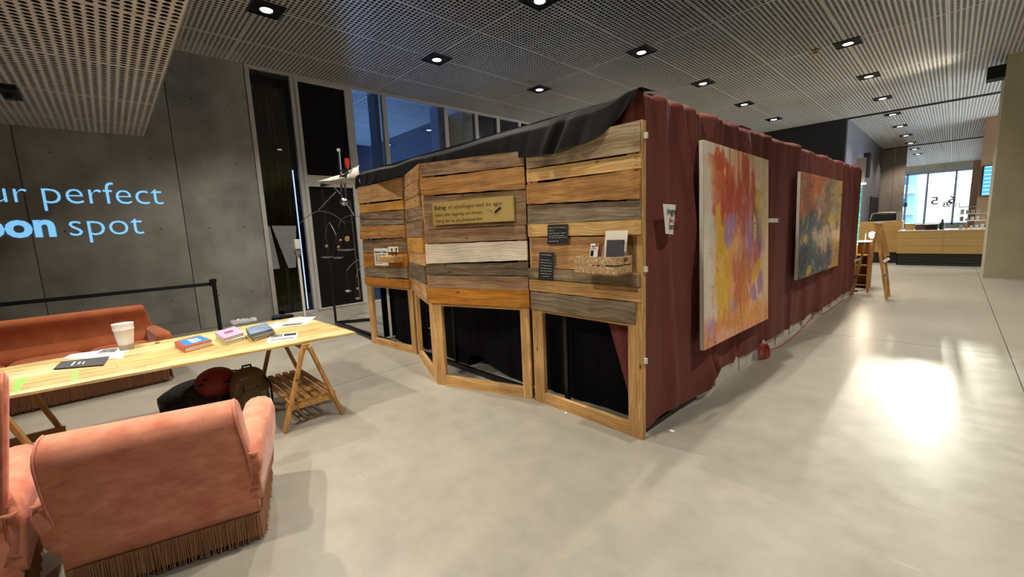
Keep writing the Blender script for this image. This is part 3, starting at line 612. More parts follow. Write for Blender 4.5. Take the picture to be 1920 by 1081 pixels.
while y < 10.9:
    l_ = min(.62, 11.05-y); Mx = Matrix.Translation((bx(y)+.01, y, 0))
    MB().box(-.11, .0, 0, l_-.012, 0, .165, Mx).build('plinth_block', blockm, bt, world=True); y += .625
MB().box(-1.46, -1.41, 11.06, 11.11, 0, 2.62).build('end_post', M['pine_light'], bt, world=True)
# roof cloth keeps the booth dark inside
# maroon side curtain with falling folds
def smooth(a, b, x): t = np.clip((x-a)/(b-a), 0, 1); return t*t*(3-2*t)
ny, nz = 620, 110
ys = np.linspace(2.768, 11.02, ny); Yg, T = np.meshgrid(ys, np.linspace(0, 1, nz), indexing='ij')
zb_ = np.where(ys < 4.02, .075+.018*vnoise(ys*2.5, 5), .155+.02*vnoise(ys*1.7, 6)-.05*smooth(5.5, 9, ys)); zb_ = zb_-.04*np.exp(-((ys-4.0)/.12)**2)
zt_ = 2.545+.012*vnoise(ys*3, 8)+.02*np.exp(-((ys-4.9)/.25)**2)-.02*np.exp(-((ys-3.02)/.05)**2)
Zg = zb_[:, None]*(1-T)+zt_[:, None]*T
dn = 1-(Zg-.1)/2.45                      # 0 at the top, 1 at the bottom
Yw = Yg - .22*dn*np.exp(-((Yg-3.75)/.5)**2)*np.sign(Yg-3.9)*0
def fold(yc, wd, amp, drift=0, z0=0, z1=3): # vertical fold line drifting in y as it falls
    c = yc+drift*dn; return 1.35*amp*np.exp(-((Yg-c)/wd)**2)*smooth(z0-.01, z0+.25, Zg)*(1-smooth(z1-.3, z1, Zg))
D = .018*vnoise(Yg*2.1+.5*dn, 11)+.010*vnoise(Yg*5.3+.9*dn, 12)+.006*vnoise(Yg*11+1.4*dn, 13)*(.3+T)
for a in ((2.98, .07, .030, .25), (3.25, .06, .038, .62), (3.46, .05, .026, .52), (3.72, .06, -.03, .2), (4.05, .06, .02, .0), (4.45, .05, .024, .1), (4.62, .05, -.02, .1), (4.78, .07, .034, .05, 1.7, 2.6), (5.35, .06, .028, .05), (5.52, .05, -.022, .05), (6.4, .07, .04, -.05), (6.55, .05, -.02, 0),
          (7.2, .06, .03, .03), (8.0, .08, .045, 0), (8.2, .06, -.02, 0), (9.0, .08, .04, 0), (9.25, .06, -.02, .1), (9.6, .06, .03, -.1), (10.1, .07, .035, 0), (10.5, .08, .05, .1), (10.75, .05, -.02, 0), (11.1, .08, .05, 0), (11.45, .07, .04, 0)): D = D+fold(*a)
for yc in (3.1, 3.9, 4.4, 4.9, 5.5, 6.3, 7.4, 8.4, 9.6, 10.9): D = D+.02*np.exp(-((Yg-yc)/.05)**2)*smooth(2.25, 2.5, Zg)   # gathers at the rail
sag = .05*np.exp(-((Yg-3.95)/.22)**2)*np.exp(-((Zg-.22)/.20)**2); D = D+sag*(1+.5*vnoise(Yg*14+Zg*9, 3))
for k, (c, sl) in enumerate(((3.60, .9), (3.68, .55), (3.80, .3))): D = D+.022*np.exp(-((Yg-(3.98-(Zg-.2)*sl*.6))/.035)**2)*smooth(.15, .3, Zg)*(1-smooth(.5, 1.1, Zg))
X = bx(Yg)+.032+D
over = smooth(2.50, 2.545, Zg); X = X-over*.10
P_ = np.stack([X, Yg, Zg+over*.012], -1)
mc = one(MB().grid(P_), 'maroon_curtain', 'long maroon wool curtain hung over the booth side behind both paintings', 'curtain', M['maroon'], (bx(7), 7, 0), smooth='all')
# strip of it folded round the corner, seen through the right opening
n = 26; P_ = np.zeros((n, 2, 3)); tt = np.linspace(0, 1, n)
P_[:, 0] = np.stack([-1.60-.34*(tt)**1.6, 2.865+0*tt+.015*np.sin(tt*9), 2.44-.0*tt], -1); P_[:, 1] = np.stack([-1.60-.02*tt, 2.86+.01*np.sin(tt*8), .04+0*tt], -1)
P_ = np.zeros((12, 30, 3))
for i in range(12):
    for j in range(30):
        z = .04+j/29*2.4; wdt = .06+.30*min(1, z/.95); P_[i, j] = (-1.57-wdt*i/11, 2.868+.012*math.sin(i*1.3+z), z)
one(MB().grid(P_), 'curtain_return', 'edge of maroon cloth wrapped round the booth corner behind the right panel', 'curtain', M['maroon'], (-1.7, 2.87, 0), smooth='all')
P_ = np.zeros((14, 12, 3))
for i in range(14):
    for j in range(12):
        u = i/13; z = 2.26+.29*j/11; P_[i, j] = (-1.53-.30*u*(.35+.65*(1-j/11)**.7), 2.785+.012*math.sin(u*9), z)
one(MB().grid(P_), 'curtain_corner', 'maroon cloth folded over the top front corner of the booth', 'curtain', M['maroon'], (-1.6, 2.79, 2.3), smooth='all')
# black cloth hung inside the openings
def cloth_wall(name, label, x0, x1, y0, y1, z0, z1, m, seed_=1, amp=.02, cut=None):
    n = int(abs(x1-x0)/.03)+2; P_ = np.zeros((n, 40, 3)); u = np.linspace(0, 1, n)
    for j in range(40):
        t_ = j/39; zz = z0 if cut is None else z0+cut(x0+(x1-x0)*u)
        P_[:, j, 0] = x0+(x1-x0)*u; P_[:, j, 1] = y0+(y1-y0)*u+amp*vnoise(u*n*.09+t_*.4, seed_)+amp*.5*vnoise(u*n*.3+t_, seed_+1); P_[:, j, 2] = zz+(z1-zz)*t_
    return one(MB().grid(P_), name, label, 'cloth', m, (x0, y0, z0), smooth='all')
cloth_wall('black_hanging_cloth', 'black cloth hanging inside the booth behind the right panel opening', -2.72, -1.68, 3.02, 3.02, .02, 2.45, M['blackdrape'], 2)
cloth_wall('black_hanging_cloth', 'black cloth hanging behind the opening below the yellow sign', -3.95, -2.73, 2.98, 3.02, .02, 2.45, M['blackdrape'], 4, cut=lambda x: .16*np.exp(-((x+3.75)/.28)**2))
cloth_wall('black_hanging_cloth', 'black cloth hanging behind the folded-back narrow panel', -4.90, -3.96, 3.06, 2.99, .02, 2.45, M['blackdrape'], 6)
cloth_wall('black_hanging_cloth', 'black cloth hanging behind the leftmost panel opening', -5.86, -4.91, 3.02, 3.06, .02, 2.45, M['blackdrape'], 8)
cloth_wall('black_hanging_cloth', 'black cloth end hanging behind the upper boards of the leftmost panel', -6.07, -5.87, 2.90, 2.96, 1.02, 2.45, M['blackdrape'], 9, amp=.005)
cloth_wall('white_cloth_strip', 'thin off-white cloth edge hanging at the left of the leftmost panel opening', -5.93, -5.87, 2.99, 3.0, .06, 2.4, M['whitecloth'], 3, amp=.012)
MB().bar((-2.36, 2.90, 0), (-2.36, 2.90, 2.4), .04, .04, up=(0, 1, 0)).build('steel_post', mat('dark_grey_post', '#1f2023', rough=.5), bt, world=True)
# black satin drape over the top edge, hanging down in front
n = 260; m_ = 26; P_ = np.zeros((n, m_, 3)); xs_ = np.linspace(-1.53, -6.16, n)
a_, b_ = -1.53, -6.16
bot = np.interp(xs_, [-6.16, -6.1, -5.4, -4.6, -3.9, -2.7, -2.6, -2.3, -2.05, -1.9, -1.80, -1.68, -1.53], [2.30, 2.33, 2.34, 2.34, 2.28, 2.25, 2.235, 2.22, 2.245, 2.26, 2.29, 2.37, 2.50])
top = 2.555+.012*vnoise(xs_*2.2, 21)+.02*np.exp(-((xs_+1.62)/.08)**2)+np.where(xs_ < -5, .02*(-5-xs_), 0)
for j in range(m_):
    t_ = j/(m_-1)
    amp = .006+.085*np.exp(-((xs_+2.12)/.36)**2)+.06*np.exp(-((xs_+4.05)/.2)**2)+.02*smooth(5.2, 6, -xs_)
    fo = amp*(vnoise(xs_*5.0+1.0*t_, 31)*.9+vnoise(xs_*10+1.6*t_, 32)*.35)*(t_**.6)
    yy = np.interp(xs_, [-6.16, -4.9, -2.9, -1.53], [2.84, 2.83, 2.80, 2.80])
    over = max(0, 1-t_*6)
    P_[:, j] = np.stack([xs_+.03*vnoise(xs_*6, 35)*t_, yy-.075*min(1, t_*3)-np.abs(fo)+over*.16, top*(1-t_)+bot*t_+(.0 if t_ > .16 else 0)], -1)
one(MB().grid(P_), 'black_drape', 'shiny black cloth draped along the top of the booth above the planks', 'cloth', M['blackcloth'], (-3.5, 2.8, 2.3), smooth='all')
# booth roof and hidden sides keep the inside dark
rf = MB(); rf.box(-6.1, -1.62, 2.93, 10.9, 2.47, 2.49); rf.build('roof_cloth', M['blackdrape'], bt, world=True)
MB().box(-6.12, -6.10, 2.98, 10.9, .02, 2.48).build('side_cloth', M['blackdrape'], bt, world=True)
MB().box(-6.1, -1.62, 10.88, 10.90, .02, 2.48).build('end_cloth', M['blackdrape'], bt, world=True)
# off-white cloth on the free end of the beam
pts_t = [(600, 338), (622, 332), (645, 325), (660, 316), (675, 309)]; pts_b = [(600, 343), (622, 346), (648, 345), (664, 346), (683, 352)]
P_ = np.zeros((2*len(pts_t)+1, 9, 3)); k = 2*len(pts_t)-1
P_ = np.zeros((k, 9, 3))
for i in range(k):
    u = i/(k-1)*(len(pts_t)-1); a = int(min(u, len(pts_t)-2)); f_ = u-a
    A = [(1-f_)*pts_t[a][c]+f_*pts_t[a+1][c] for c in (0, 1)]; B = [(1-f_)*pts_b[a][c]+f_*pts_b[a+1][c] for c in (0, 1)]
    for j in range(9):
        v_ = j/8; q = gy(A[0]*(1-v_)+B[0]*v_, A[1]*(1-v_)+B[1]*v_, 2.80); P_[i, j] = (q.x, 2.80-.05*math.sin(v_*math.pi)+.015*math.sin(i*2.1+j), q.z)
one(MB().grid(P_), 'white_beam_cloth', 'off-white cloth wrapped round the free end of the booth beam', 'cloth', M['whitecloth'], (-7, 2.8, 2.5), smooth='all')
# F-clamp gripping the beam
cl = thing('bar_clamp', 'bar clamp with red handle gripping the beam end above the mobile', 'clamp', tuple(gy(641, 345, 2.84)))
def g_at(x, y, Y=2.76): p = gy(x, y, Y); return (p.x, p.y, p.z)
MB().tube([g_at(635, 281), g_at(639, 330)], .018, 8).build('clamp_bar', M['steel'], cl, world=True, smooth=True)
MB().tube([g_at(634.6, 279), g_at(635.4, 284)], .026, 8).build('bar_end', M['white'], cl, world=True, smooth=True)
MB().bar(g_at(638, 320), g_at(653, 318), .03, .02).build('clamp_jaw', M['blackmetal'], cl, world=True)
MB().bar(g_at(638, 332), g_at(650, 328), .03, .03).build('clamp_jaw', M['blackmetal'], cl, world=True)
MB().tube([g_at(650, 297), g_at(651, 306), g_at(651.5, 314)], [.030, .036, .030], 10).build('clamp_handle', mat('red_plastic', '#b8321f', '#c83c26', rough=.4), cl, world=True, smooth=True)
MB().tube([g_at(651.5, 314), g_at(652, 322)], .012, 8).build('clamp_screw', M['steel'], cl, world=True, smooth=True)
# ================================================================== KINETIC MOBILE WITH SCALE PANS
mo = thing('hanging_mobile', 'silver hanging mobile of curved arms and little scale pans left of the booth', 'mobile', g_at(641, 345))
for k, (xa, ya, xb, yb) in enumerate(((640, 343, 640, 366), (646, 344, 649, 370))):
    for i in range(9):
        t_ = (i+.5)/9; c = Vector(g_at(xa+(xb-xa)*t_, ya+(yb-ya)*t_, 2.75)); h_ = .030; ax = Vector((1, 0, 0)) if i % 2 else Vector((0, 1, 0))
        pts = [c+ax*(.014*math.cos(a))+Vector((0, 0, h_*math.sin(a))) for a in [2*math.pi*j/10 for j in range(10)]]
        MB().tube(pts, .0055, 6, closed=True).build('chain_link', M['steel'], mo, world=True, smooth=True)
c = Vector(g_at(645, 378, 2.75)); MB().lathe([(0, -.062), (.035, -.052), (.058, -.025), (.064, 0), (.058, .025), (.035, .052), (0, .062)], 18, c).build('steel_ball', M['steel'], mo, world=True, smooth=True)
def arm(pts, r=.011, Y=2.75, nm='arm'):
    r = r*.68
    # smooth the polyline
    P0 = [Vector(g_at(a, b, Y)) for a, b in pts]; out = []
    if len(P0) > 2:
        for i in range(len(P0)-1):
            p0 = P0[max(i-1, 0)]; p1 = P0[i]; p2 = P0[i+1]; p3 = P0[min(i+2, len(P0)-1)]
            for t_ in (0, .25, .5, .75):
                out.append(.5*((2*p1)+(p2-p0)*t_+(2*p0-5*p1+4*p2-p3)*t_*t_+(3*p1-p0-3*p2+p3)*t_**3))
        out.append(P0[-1])
    else: out = P0
    MB().tube(out, r, 7).build(nm, M['steel'] if r > .0042 else M['wire'], mo, world=True, smooth=True)
M['wire'] = mat('thin_wire', '#6f6f70', rough=.35, metal=1)
cc = lambda x, y: (560+x/6.757, 320+y/6.757)          # 560..700 crop
arm([cc(435, 205), cc(455, 215), cc(500, 265), cc(545, 325), cc(620, 440), cc(700, 560)], .012)
arm([cc(470, 265), cc(255, 495)], .016); arm([cc(20, 660), cc(60, 625), cc(120, 575), cc(230, 515), cc(320, 516), cc(400, 535), cc(480, 580), cc(590, 670)], .011)
arm([cc(385, 652), cc(480, 638), cc(600, 640), cc(700, 670)], .006); arm([cc(385, 652), cc(430, 720), cc(475, 820)], .009); arm([cc(385, 652), cc(350, 740), cc(332, 840)], .006)
arm([cc(505, 730), cc(520, 660), cc(570, 595), cc(650, 568), cc(760, 578)], .007)
MB().tube([g_at(656, 376), g_at(664, 450), g_at(676, 560)], .012, 8).build('hanging_tube', M['steel'], mo, world=True, smooth=True)
ce = lambda x, y: (590+x/7.209, 410+y/7.209)
arm([ce(428, 705), ce(470, 650), ce(515, 605), ce(560, 570), ce(620, 540)], .008); arm([ce(560, 800), ce(580, 720), ce(620, 650), ce(665, 615)], .007)
wood_tag = mat('wood_disc', '#c68b52', '#d8a468', rough=.6)
def pan(top, cx, cy, w_, tagp=None, Y=2.75):
    T = Vector(g_at(*top, Y)); Cn = Vector(g_at(cx, cy, Y)); r_ = w_/2/F*(Cn-Vector((0, 0, H))).dot(CF)
    o = MB().lathe([(0, -.022), (r_*.6, -.018), (r_, 0), (r_*1.0, .008), (r_*.94, .006), (r_*.6, -.010), (0, -.014)], 20, Cn).build('scale_pan', M['steel'], mo, world=True, smooth=True)
    for a in (0.5, 2.6, 4.7):
        MB().tube([T, Cn+Vector((r_*math.cos(a), r_*math.sin(a), .008))], .0035, 5).build('pan_wire', M['wire'], mo, world=True)
    if tagp:
        q = Vector(g_at(tagp[0], tagp[1], Y-.02)); rr = tagp[2]*.62; MB().prism([(rr*math.cos(a), rr*.55*math.sin(a)) for a in [2*math.pi*j/14 for j in range(14)]], .012, q, 'y').build('wooden_disc', wood_tag, mo, world=True)
pan(ce(140, 240), *ce(168, 515), 21, (*ce(152, 370), .075)); pan(ce(290, 230), *ce(315, 520), 20, (*ce(312, 380), .065)); pan(ce(415, 90), *ce(435, 415), 28, (*ce(432, 270), .125)); pan(ce(322, 130), *ce(335, 415), 9, (*ce(342, 287), .055))
pan(ce(428, 705), *ce(455, 975), 11); pan(ce(562, 800), *ce(585, 1070), 9, (*ce(575, 940), .05))
# ================================================================== UPHOLSTERED SEATS WITH FRINGE
def seat(name, label, loc, rotz, W, D, zt, armz, mv, mf, group, lean=.115, arms=(1, 1), cushions=1, armw=.17, cat='armchair', flare=-.075):
    t = thing(name, label, cat, loc, rotz, group); zs = .15; h = W/2
    # back: profile in (y,z), swept across x with soft ends and a rolled top
    r = .085; cy = -lean+r*.55; cz = zt-r
    prof = [(0.0, zs), (-.012, .25), (-lean*.35, .40), (-lean*.72, .52), (-lean*.98, .60), (cy-r*.98, cz-.035)]
    prof += [(cy+r*1.05*math.cos(a), cz+r*math.sin(a)) for a in [math.radians(d) for d in (180, 155, 130, 105, 80, 55, 30, 5)]]
    prof += [(cy+r*1.0, cz-.05), (cy+r*1.15, .56), (.14, .48), (.17, .40), (.17, zs)]
    cyy = sum(p[0] for p in prof)/len(prof); czz = sum(p[1] for p in prof)/len(prof)
    secs = []
    for u, k in ((-1, .80), (-.992, .90), (-.975, .965), (-.94, 1.0), (-.6, 1.0), (-.2, 1.004), (.2, 1.004), (.6, 1.0), (.94, 1.0), (.975, .965), (.992, .90), (1, .80)):
        ring = []
        for y, z in prof:
            hw = h*(1.0+flare*max(0, (z-.5)/(zt-.5))) ; ring.append((hw*u, cyy+(y-cyy)*k, czz+(z-czz)*(1-(1-k)*.35) if z > zs+.01 else z))
        secs.append(ring)
    MB().sweep(secs).build('backrest', mv, t, smooth='all')
    # piping along the rear edges of the back
    for s in (-1, 1):
        pts = [(s*(h*(1.0+flare*max(0, (z-.5)/(zt-.5)))-.012), y-.004 if y < 0 else y, z+.001) for y, z in prof[2:11]]
        MB().tube(pts, .005, 6).build('piping', mv, t, smooth='all')
    # seat body and cushions
    MB().sweep([[(x*h*k, y, z) for x, y, z in ((-.97, .05, zs), (.97, .05, zs), (.97, D-.02, zs), (.97, D-.02, .30), (.97, D-.05, .335), (.97, .05, .34), (-.97, .05, .34), (-.97, D-.05, .335), (-.97, D-.02, .30), (-.97, D-.02, zs))][:0] or
               [(-.97*h, y, z) for y, z in ((.04, zs), (D-.02, zs), (D, .20), (D-.005, .30), (D-.04, .335), (.04, .34))], [(.97*h, y, z) for y, z in ((.04, zs), (D-.02, zs), (D, .20), (D-.005, .30), (D-.04, .335), (.04, .34))]]).build('seat_body', mv, t, smooth=True, bevel=.012)
    cw = (W-.10)/cushions
    for c in range(cushions):
        x0 = -h+.05+c*cw+.006; x1 = x0+cw-.012; nx_, ny_ = 10, 10; top = []; P_ = np.zeros((nx_, ny_, 3)); Q_ = np.zeros((nx_, ny_, 3))
        for i in range(nx_):
            for j in range(ny_):
                a = i/(nx_-1)*2-1; b = j/(ny_-1)*2-1; e = (1-abs(a)**5)*(1-abs(b)**5)
                P_[i, j] = ((x0+x1)/2+(x1-x0)/2*a, .16+(D-.14)/2*(b+1), .385+.075*e**.6); Q_[i, j] = (P_[i, j, 0], P_[i, j, 1], .385-.045*e**.6)
        mb = MB().grid(P_); mb.grid(Q_); mb.build('seat_cushion', mv, t, smooth='all')
    # arms: rounded, splayed outward, swept from back to front
    for s, on in ((-1, arms[0]), (1, arms[1])):
        if not on: continue
        secs = []
        for y, sc_, out, zz, zl in ((-.078, .34, -.0, armz-.09, .36), (-.066, .54, -.005, armz-.066, .33), (-.03, .70, -.015, armz-.045, .28), (.07, .84, -.02, armz-.018, .20), (.25, .96, -.015, armz-.004, .19), (D-.16, 1.02, .01, armz+.004, .18), (D-.05, .98, .01, armz-.004, .18), (D-.015, .86, .005, armz-.02, .18), (D+.0, .6, .0, armz-.05, .2)):
            cx = h-.035+out+armw/2-.05; w2 = armw/2*sc_; z0 = zl; ring = []
            yr_ = lambda z_: float(np.interp(z_, [.15, .25, .40, .52, .60, .8], [0, -.012, -lean*.35, -lean*.72, -lean*.98, -lean*.98]))+.014
            for px_, pz in ((-.72, 0), (-.98, .45), (-1, .80), (-.86, .93), (-.5, .985), (0, 1), (.5, .985), (.88, .92), (1.05, .78), (.98, .55), (.72, .30), (.55, 0)):
                z_ = z0+(zz-z0)*pz; x_ = cx+px_*w2; ring.append((s*x_, max(y, yr_(z_)) if x_ < h+.004 else y, z_))
            secs.append(ring)
        MB().sweep(secs).build('armrest', mv, t, smooth='all')
        # gathered cloth seam where the arm meets the back
        MB().tube([(s*(h-.02), -.085, armz-.055), (s*(h+.012), -.088, armz-.065), (s*(h+.035), -.07, armz-.062)], [.006, .012, .005], 8).build('gathered_seam', mv, t, smooth='all')
        if cat == 'sofa':
            cx = h+.045; MB().box(s*cx-.045, s*cx+.045, D-.004, D+.012, .30, armz-.07).build('arm_front_panel', mv, t, bevel=.008)
    # bullion fringe all round the foot
    mb = MB(); rr = random.Random(5)
    per = [((-h+.0, -.006), (h, -.006)), ((h, 0), (h+.02, D-.01)), ((h+.0, D+.004), (-h, D+.004)), ((-h-.02, D-.01), (-h, 0))]
    for (a, b) in per:
        L_ = math.hypot(b[0]-a[0], b[1]-a[1]); n_ = int(L_/.0065); nx_ = (b[1]-a[1])/L_; ny_ = -(b[0]-a[0])/L_
        for k in range(n_):
            u = (k+rr.random()*.6)/n_; px_ = a[0]+(b[0]-a[0])*u; py_ = a[1]+(b[1]-a[1])*u; o_ = rr.uniform(-.001, .007); ob = o_+rr.uniform(-.004, .012)
            w_ = .0042; dx = (b[0]-a[0])/L_*w_; dy = (b[1]-a[1])/L_*w_; zb_ = rr.uniform(.012, .024); sl = rr.uniform(-.004, .004)
            q = [(px_-dx/2+nx_*o_, py_-dy/2+ny_*o_, .165), (px_+dx/2+nx_*o_, py_+dy/2+ny_*o_, .165), (px_+dx/2+nx_*ob+sl, py_+dy/2+ny_*ob, zb_), (px_-dx/2+nx_*ob+sl, py_-dy/2+ny_*ob, zb_)]
            mb.add(q+[(px_+nx_*(o_+.004), py_+ny_*(o_+.004), .165), (px_+nx_*(ob+.004)+sl, py_+ny_*(ob+.004), zb_)], [(0, 1, 2, 3), (0, 3, 5, 4), (4, 5, 2, 1)])
    for (a, b) in per: mb.add([(a[0]*.995, a[1], .165), (b[0]*.995, b[1], .165), (b[0]*.995, b[1], .035), (a[0]*.995, a[1], .035)], [(0, 1, 2, 3)])
    mb.build('fringe', mf, t, kind='stuff', fix=False)
    MB().box(-h+.012, h-.012, .012, D-.02, .03, zs+.02).build('under_cloth', M['black'], t)
    for x in (-h+.06, h-.06):
        for y in (.06, D-.07): MB().lathe([(.018, 0), (.026, .04)], 10, (x, y, 0)).build('foot', M['black'], t)
    return t
seat('armchair', 'coral velvet armchair in front, seen from behind, with brown fringe', (-2.60, .045, 0), math.radians(74.9), .77, .70, .835, .60, M['velvet'], M['fringe'], 'velvet armchairs')
seat('armchair', 'coral velvet armchair cut off by the left picture edge, taller back', (-2.68, -.84, 0), math.radians(94), .78, .72, 1.12, .60, M['velvet'], M['fringe'], 'velvet armchairs', lean=.03, flare=.205)
seat('sofa', 'long rust-coloured velvet sofa with fringe behind the trestle table', (-7.22, -.66, 0), math.radians(-88), 1.95, .88, .86, .60, M['velvet2'], M['fringe2'], None, cushions=3, cat='sofa', armw=.16)
# ================================================================== TRESTLE TABLE
TZ = .74
tt_ = thing('trestle_table_top', 'long pale spruce board table top lying on wooden trestles', 'table top', (-4.4, .4, 0))
nA = Vector((-3.785, 1.566, TZ)); nB = Vector((-3.962, -.590, TZ)); fA = Vector((-5.138, 1.511, TZ)); fB = Vector((-4.98, -.711, TZ)); ext = 1.30
def tp(u, v): # u 0 near..1 far ; v 0 right end .. 1 = left marks
    a = nA+(nB-nA)*v; b = fA+(fB-fA)*v; return a+(b-a)*u
cuts = [0, .045, .095, .15, .26, .37, .48, .60, .72, .86, 1.0]
for k in range(len(cuts)-1):
    segs = [0, ext] if k % 2 else [0, .62+.03*k, ext]
    for s0, s1 in zip(segs[:-1], segs[1:]):
        g1 = .002; q = [tp(cuts[k]+g1, s0), tp(cuts[k+1]-g1, s0), tp(cuts[k+1]-g1, s1-.001), tp(cuts[k]+g1, s1-.001)]
        # local X must run along the board, so build in a rotated object
        c = (q[0]+q[2])/2; ang = math.atan2((q[3]-q[0]).y, (q[3]-q[0]).x); Mx = Matrix.Translation(c) @ Matrix.Rotation(ang, 4, 'Z'); inv = Mx.inverted()
        pl_ = [inv @ p for p in q]; mb = MB().prism([(p.x, p.y) for p in pl_], -.018, (0, 0, 0), 'z')
        o = mb.build('board', (M['table'], M['table2'], M['table'], M['table3'], M['table2'])[(k*3+len(segs)*2+(1 if s0 > 0 else 0)) % 5], tt_); o.matrix_basis = tt_.matrix_basis.inverted() @ Mx
grn = mat('green_paint_mark', '#86bf48', '#93c957', rough=.5)
for (a, b, c_, d_) in (((128, 710), (140, 704), (134, 716), (124, 727)), ((458, 730), (498, 722), (497, 735), (455, 770))):
    pass
for pts in (((136, 694), (148, 692), (146, 712), (133, 714)), ((30, 712), (52, 706), (36, 732), (22, 736))):
    q = [gz(x, y, TZ+.0006) for x, y in pts]; MB().prism([(p.x, p.y) for p in q], .0006, (0, 0, TZ+.0002), 'z').build('green_paint_mark', grn, tt_, world=True)
def trestle(label, y0, x0, x1, rake=0.245, legs=True):
    t = thing('trestle', label, 'trestle', ((x0+x1)/2, y0, 0), 0, 'wooden trestles under the long table')
    ht = TZ-.02; 
    MB().box(x1-.03, x0+.012, y0-.03, y0+.03, ht-.05, ht-.001).build('top_beam', M['trestle'], t, world=True, bevel=.003)
    for x in (x0, x1):
        for s in (-1, 1):
            MB().bar((x, y0+s*rake, .0), (x, y0+s*.022, ht-.02), .030, .055, up=(1, 0, 0)).build('leg', M['trestle_v'], t, world=True, bevel=.006)
        zr = .20; k = rake*(1-zr/ht)
        MB().bar((x-.022*(1 if x == x0 else -1), y0-k-.03, zr), (x-.022*(1 if x == x0 else -1), y0+k+.03, zr+.0), .02, .07).build('foot_rail', M['trestle'], t, world=True)
    for j in range(6 if legs else 0):
        yy = y0-.17+j*.068; MB().bar((x0-.0, yy, .245), (x1+.0, yy, .245), .042, .02).build('shelf_slat', M['trestle'], t, world=True)
    return t
trestle('wooden trestle with slatted foot shelf under the right end of the table', 1.128, -3.80, -4.72)
trestle('wooden trestle under the left end of the table, mostly behind the armchair', -.63, -3.93, -4.80, legs=False)
# ================================================================== THINGS ON THE TABLE
def quad(pts, z0, z1, name, m, parent, z=None):
    q = [gz(x, y, z if z is not None else z1) for x, y in pts]
    return MB().prism([(p.x, p.y) for p in q], z1-z0, (0, 0, z0), 'z').build(name, m, parent, world=True)
def book(name, label, pts, z0, th, mc_, group=None, extra=None):
    c = gz(sum(p[0] for p in pts)/4, sum(p[1] for p in pts)/4, z0+th); b = thing(name, label, 'book', (c.x, c.y, z0), 0, group)
    q = [gz(x, y, z0+th) for x, y in pts]; cc_ = sum(q, Vector())/4; ins = [cc_+(p-cc_)*.965 for p in q]
    MB().prism([(p.x, p.y) for p in ins], th-.007, (0, 0, z0+.0035), 'z').build('pages', M['pages'], b, world=True)
    MB().prism([(p.x, p.y) for p in q], .0035, (0, 0, z0), 'z').build('back_cover', mc_, b, world=True)
    MB().prism([(p.x, p.y) for p in q], .0035, (0, 0, z0+th-.0035), 'z').build('front_cover', mc_, b, world=True)
    a, d = q[0], q[3]; MB().bar((a.x, a.y, z0+th/2), (d.x, d.y, z0+th/2), .004, th).build('spine', mc_, b, world=True)
    return b, q
M['pages'] = mat('book_pages', '#d9cfb8', '#cdc2a8', rough=.8, scale=(2, 2, 400))
cb = mat('red_orange_cover', '#b6402e', '#c44a34', rough=.4); cblue = mat('bright_blue_print', '#2f86c8', rough=.4); wpr = mat('white_print', '#e8f0f4', rough=.5)
b, q = book('book', 'thick blue and red hardback lying on the table right of the plastic cup', ((327, 640), (373, 628), (398, 637), (346, 651)), TZ+.001, .045, cb)
def on_quad(q, a0, a1, b0, b1, z, th, name, m, parent):
    P = lambda a, b_: q[0]+(q[1]-q[0])*a+(q[3]-q[0])*b_+(q[2]-q[1]-q[3]+q[0])*a*b_
    pp = [P(a0, b0), P(a1, b0), P(a1, b1), P(a0, b1)]
    return MB().prism([(p.x, p.y) for p in pp], th, (0, 0, z), 'z').build(name, m, parent, world=True)
on_quad(q, .10, .98, .10, .86, TZ+.0461, .0008, 'cover_print', cblue, b); on_quad(q, .40, .60, .25, .75, TZ+.0470, .0006, 'cover_title', wpr, b); on_quad(q, .66, .74, .3, .7, TZ+.0470, .0006, 'cover_title', wpr, b)
lav = mat('lavender_cover', '#b79ac4', '#c3a8cf', rough=.5); grc = mat('pale_green_cover', '#b9c59a', rough=.5)
book('book', 'pale green paperback at the bottom under the lavender book', ((405, 628), (437, 618), (461, 630), (423, 640)), TZ+.001, .032, grc, 'small book stacks on the table')
b, q = book('book', 'lavender paperback on top of the pale green book', ((403, 622), (440, 611), (457, 623), (420, 634)), TZ+.034, .026, lav, 'small book stacks on the table')
on_quad(q, .25, .7, .35, .6, TZ+.0601, .0006, 'cover_title', mat('dull_red_print', '#8d4a5a'), b)
dk = mat('slate_cover', '#4b5157', rough=.5); jean = mat('jeans_blue_cover', '#7e93ab', '#4b6482', rough=.5, scale=(30, 8, 8), contrast=(.42, .58))
book('book', 'brown-grey book at the bottom of the blue stack beside the papers', ((464, 624), (498, 612), (516, 622), (475, 635)), TZ+.001, .026, mat('grey_brown_cover', '#7d7064'), 'small book stacks on the table')
book('book', 'dark grey book in the middle of the blue stack', ((462, 619), (497, 608), (514, 619), (472, 631)), TZ+.028, .022, dk, 'small book stacks on the table')
book('book', 'blue and white patterned book on top of the dark stack', ((461, 615), (497, 604), (512, 615), (470, 627)), TZ+.051, .014, jean, 'small book stacks on the table')
inkm = mat('grey_photo_print', '#2e2f33', '#8a8c90', rough=.6, scale=(45, 45, 1), contrast=(.42, .58))
def sheet(label, pts, prints, z=TZ+.0015, m=None, th=.0007, cat='paper', name='paper_sheet', group='sheets on the table'):
    c = gz(sum(p[0] for p in pts)/4, sum(p[1] for p in pts)/4, z); t = thing(name, label, cat, (c.x, c.y, z), 0, group)
    q = [gz(x, y, z) for x, y in pts]; MB().prism([(p.x, p.y) for p in q], th, (0, 0, z), 'z').build('sheet', m or M['paper'], t, world=True)
    for pr in prints: on_quad(q, *pr[:4], z+th, .0003, 'print', pr[4] if len(pr) > 4 else inkm, t)
    return t
lines = [(.12, .88, .2+.09*k, .23+.09*k) for k in range(6)]
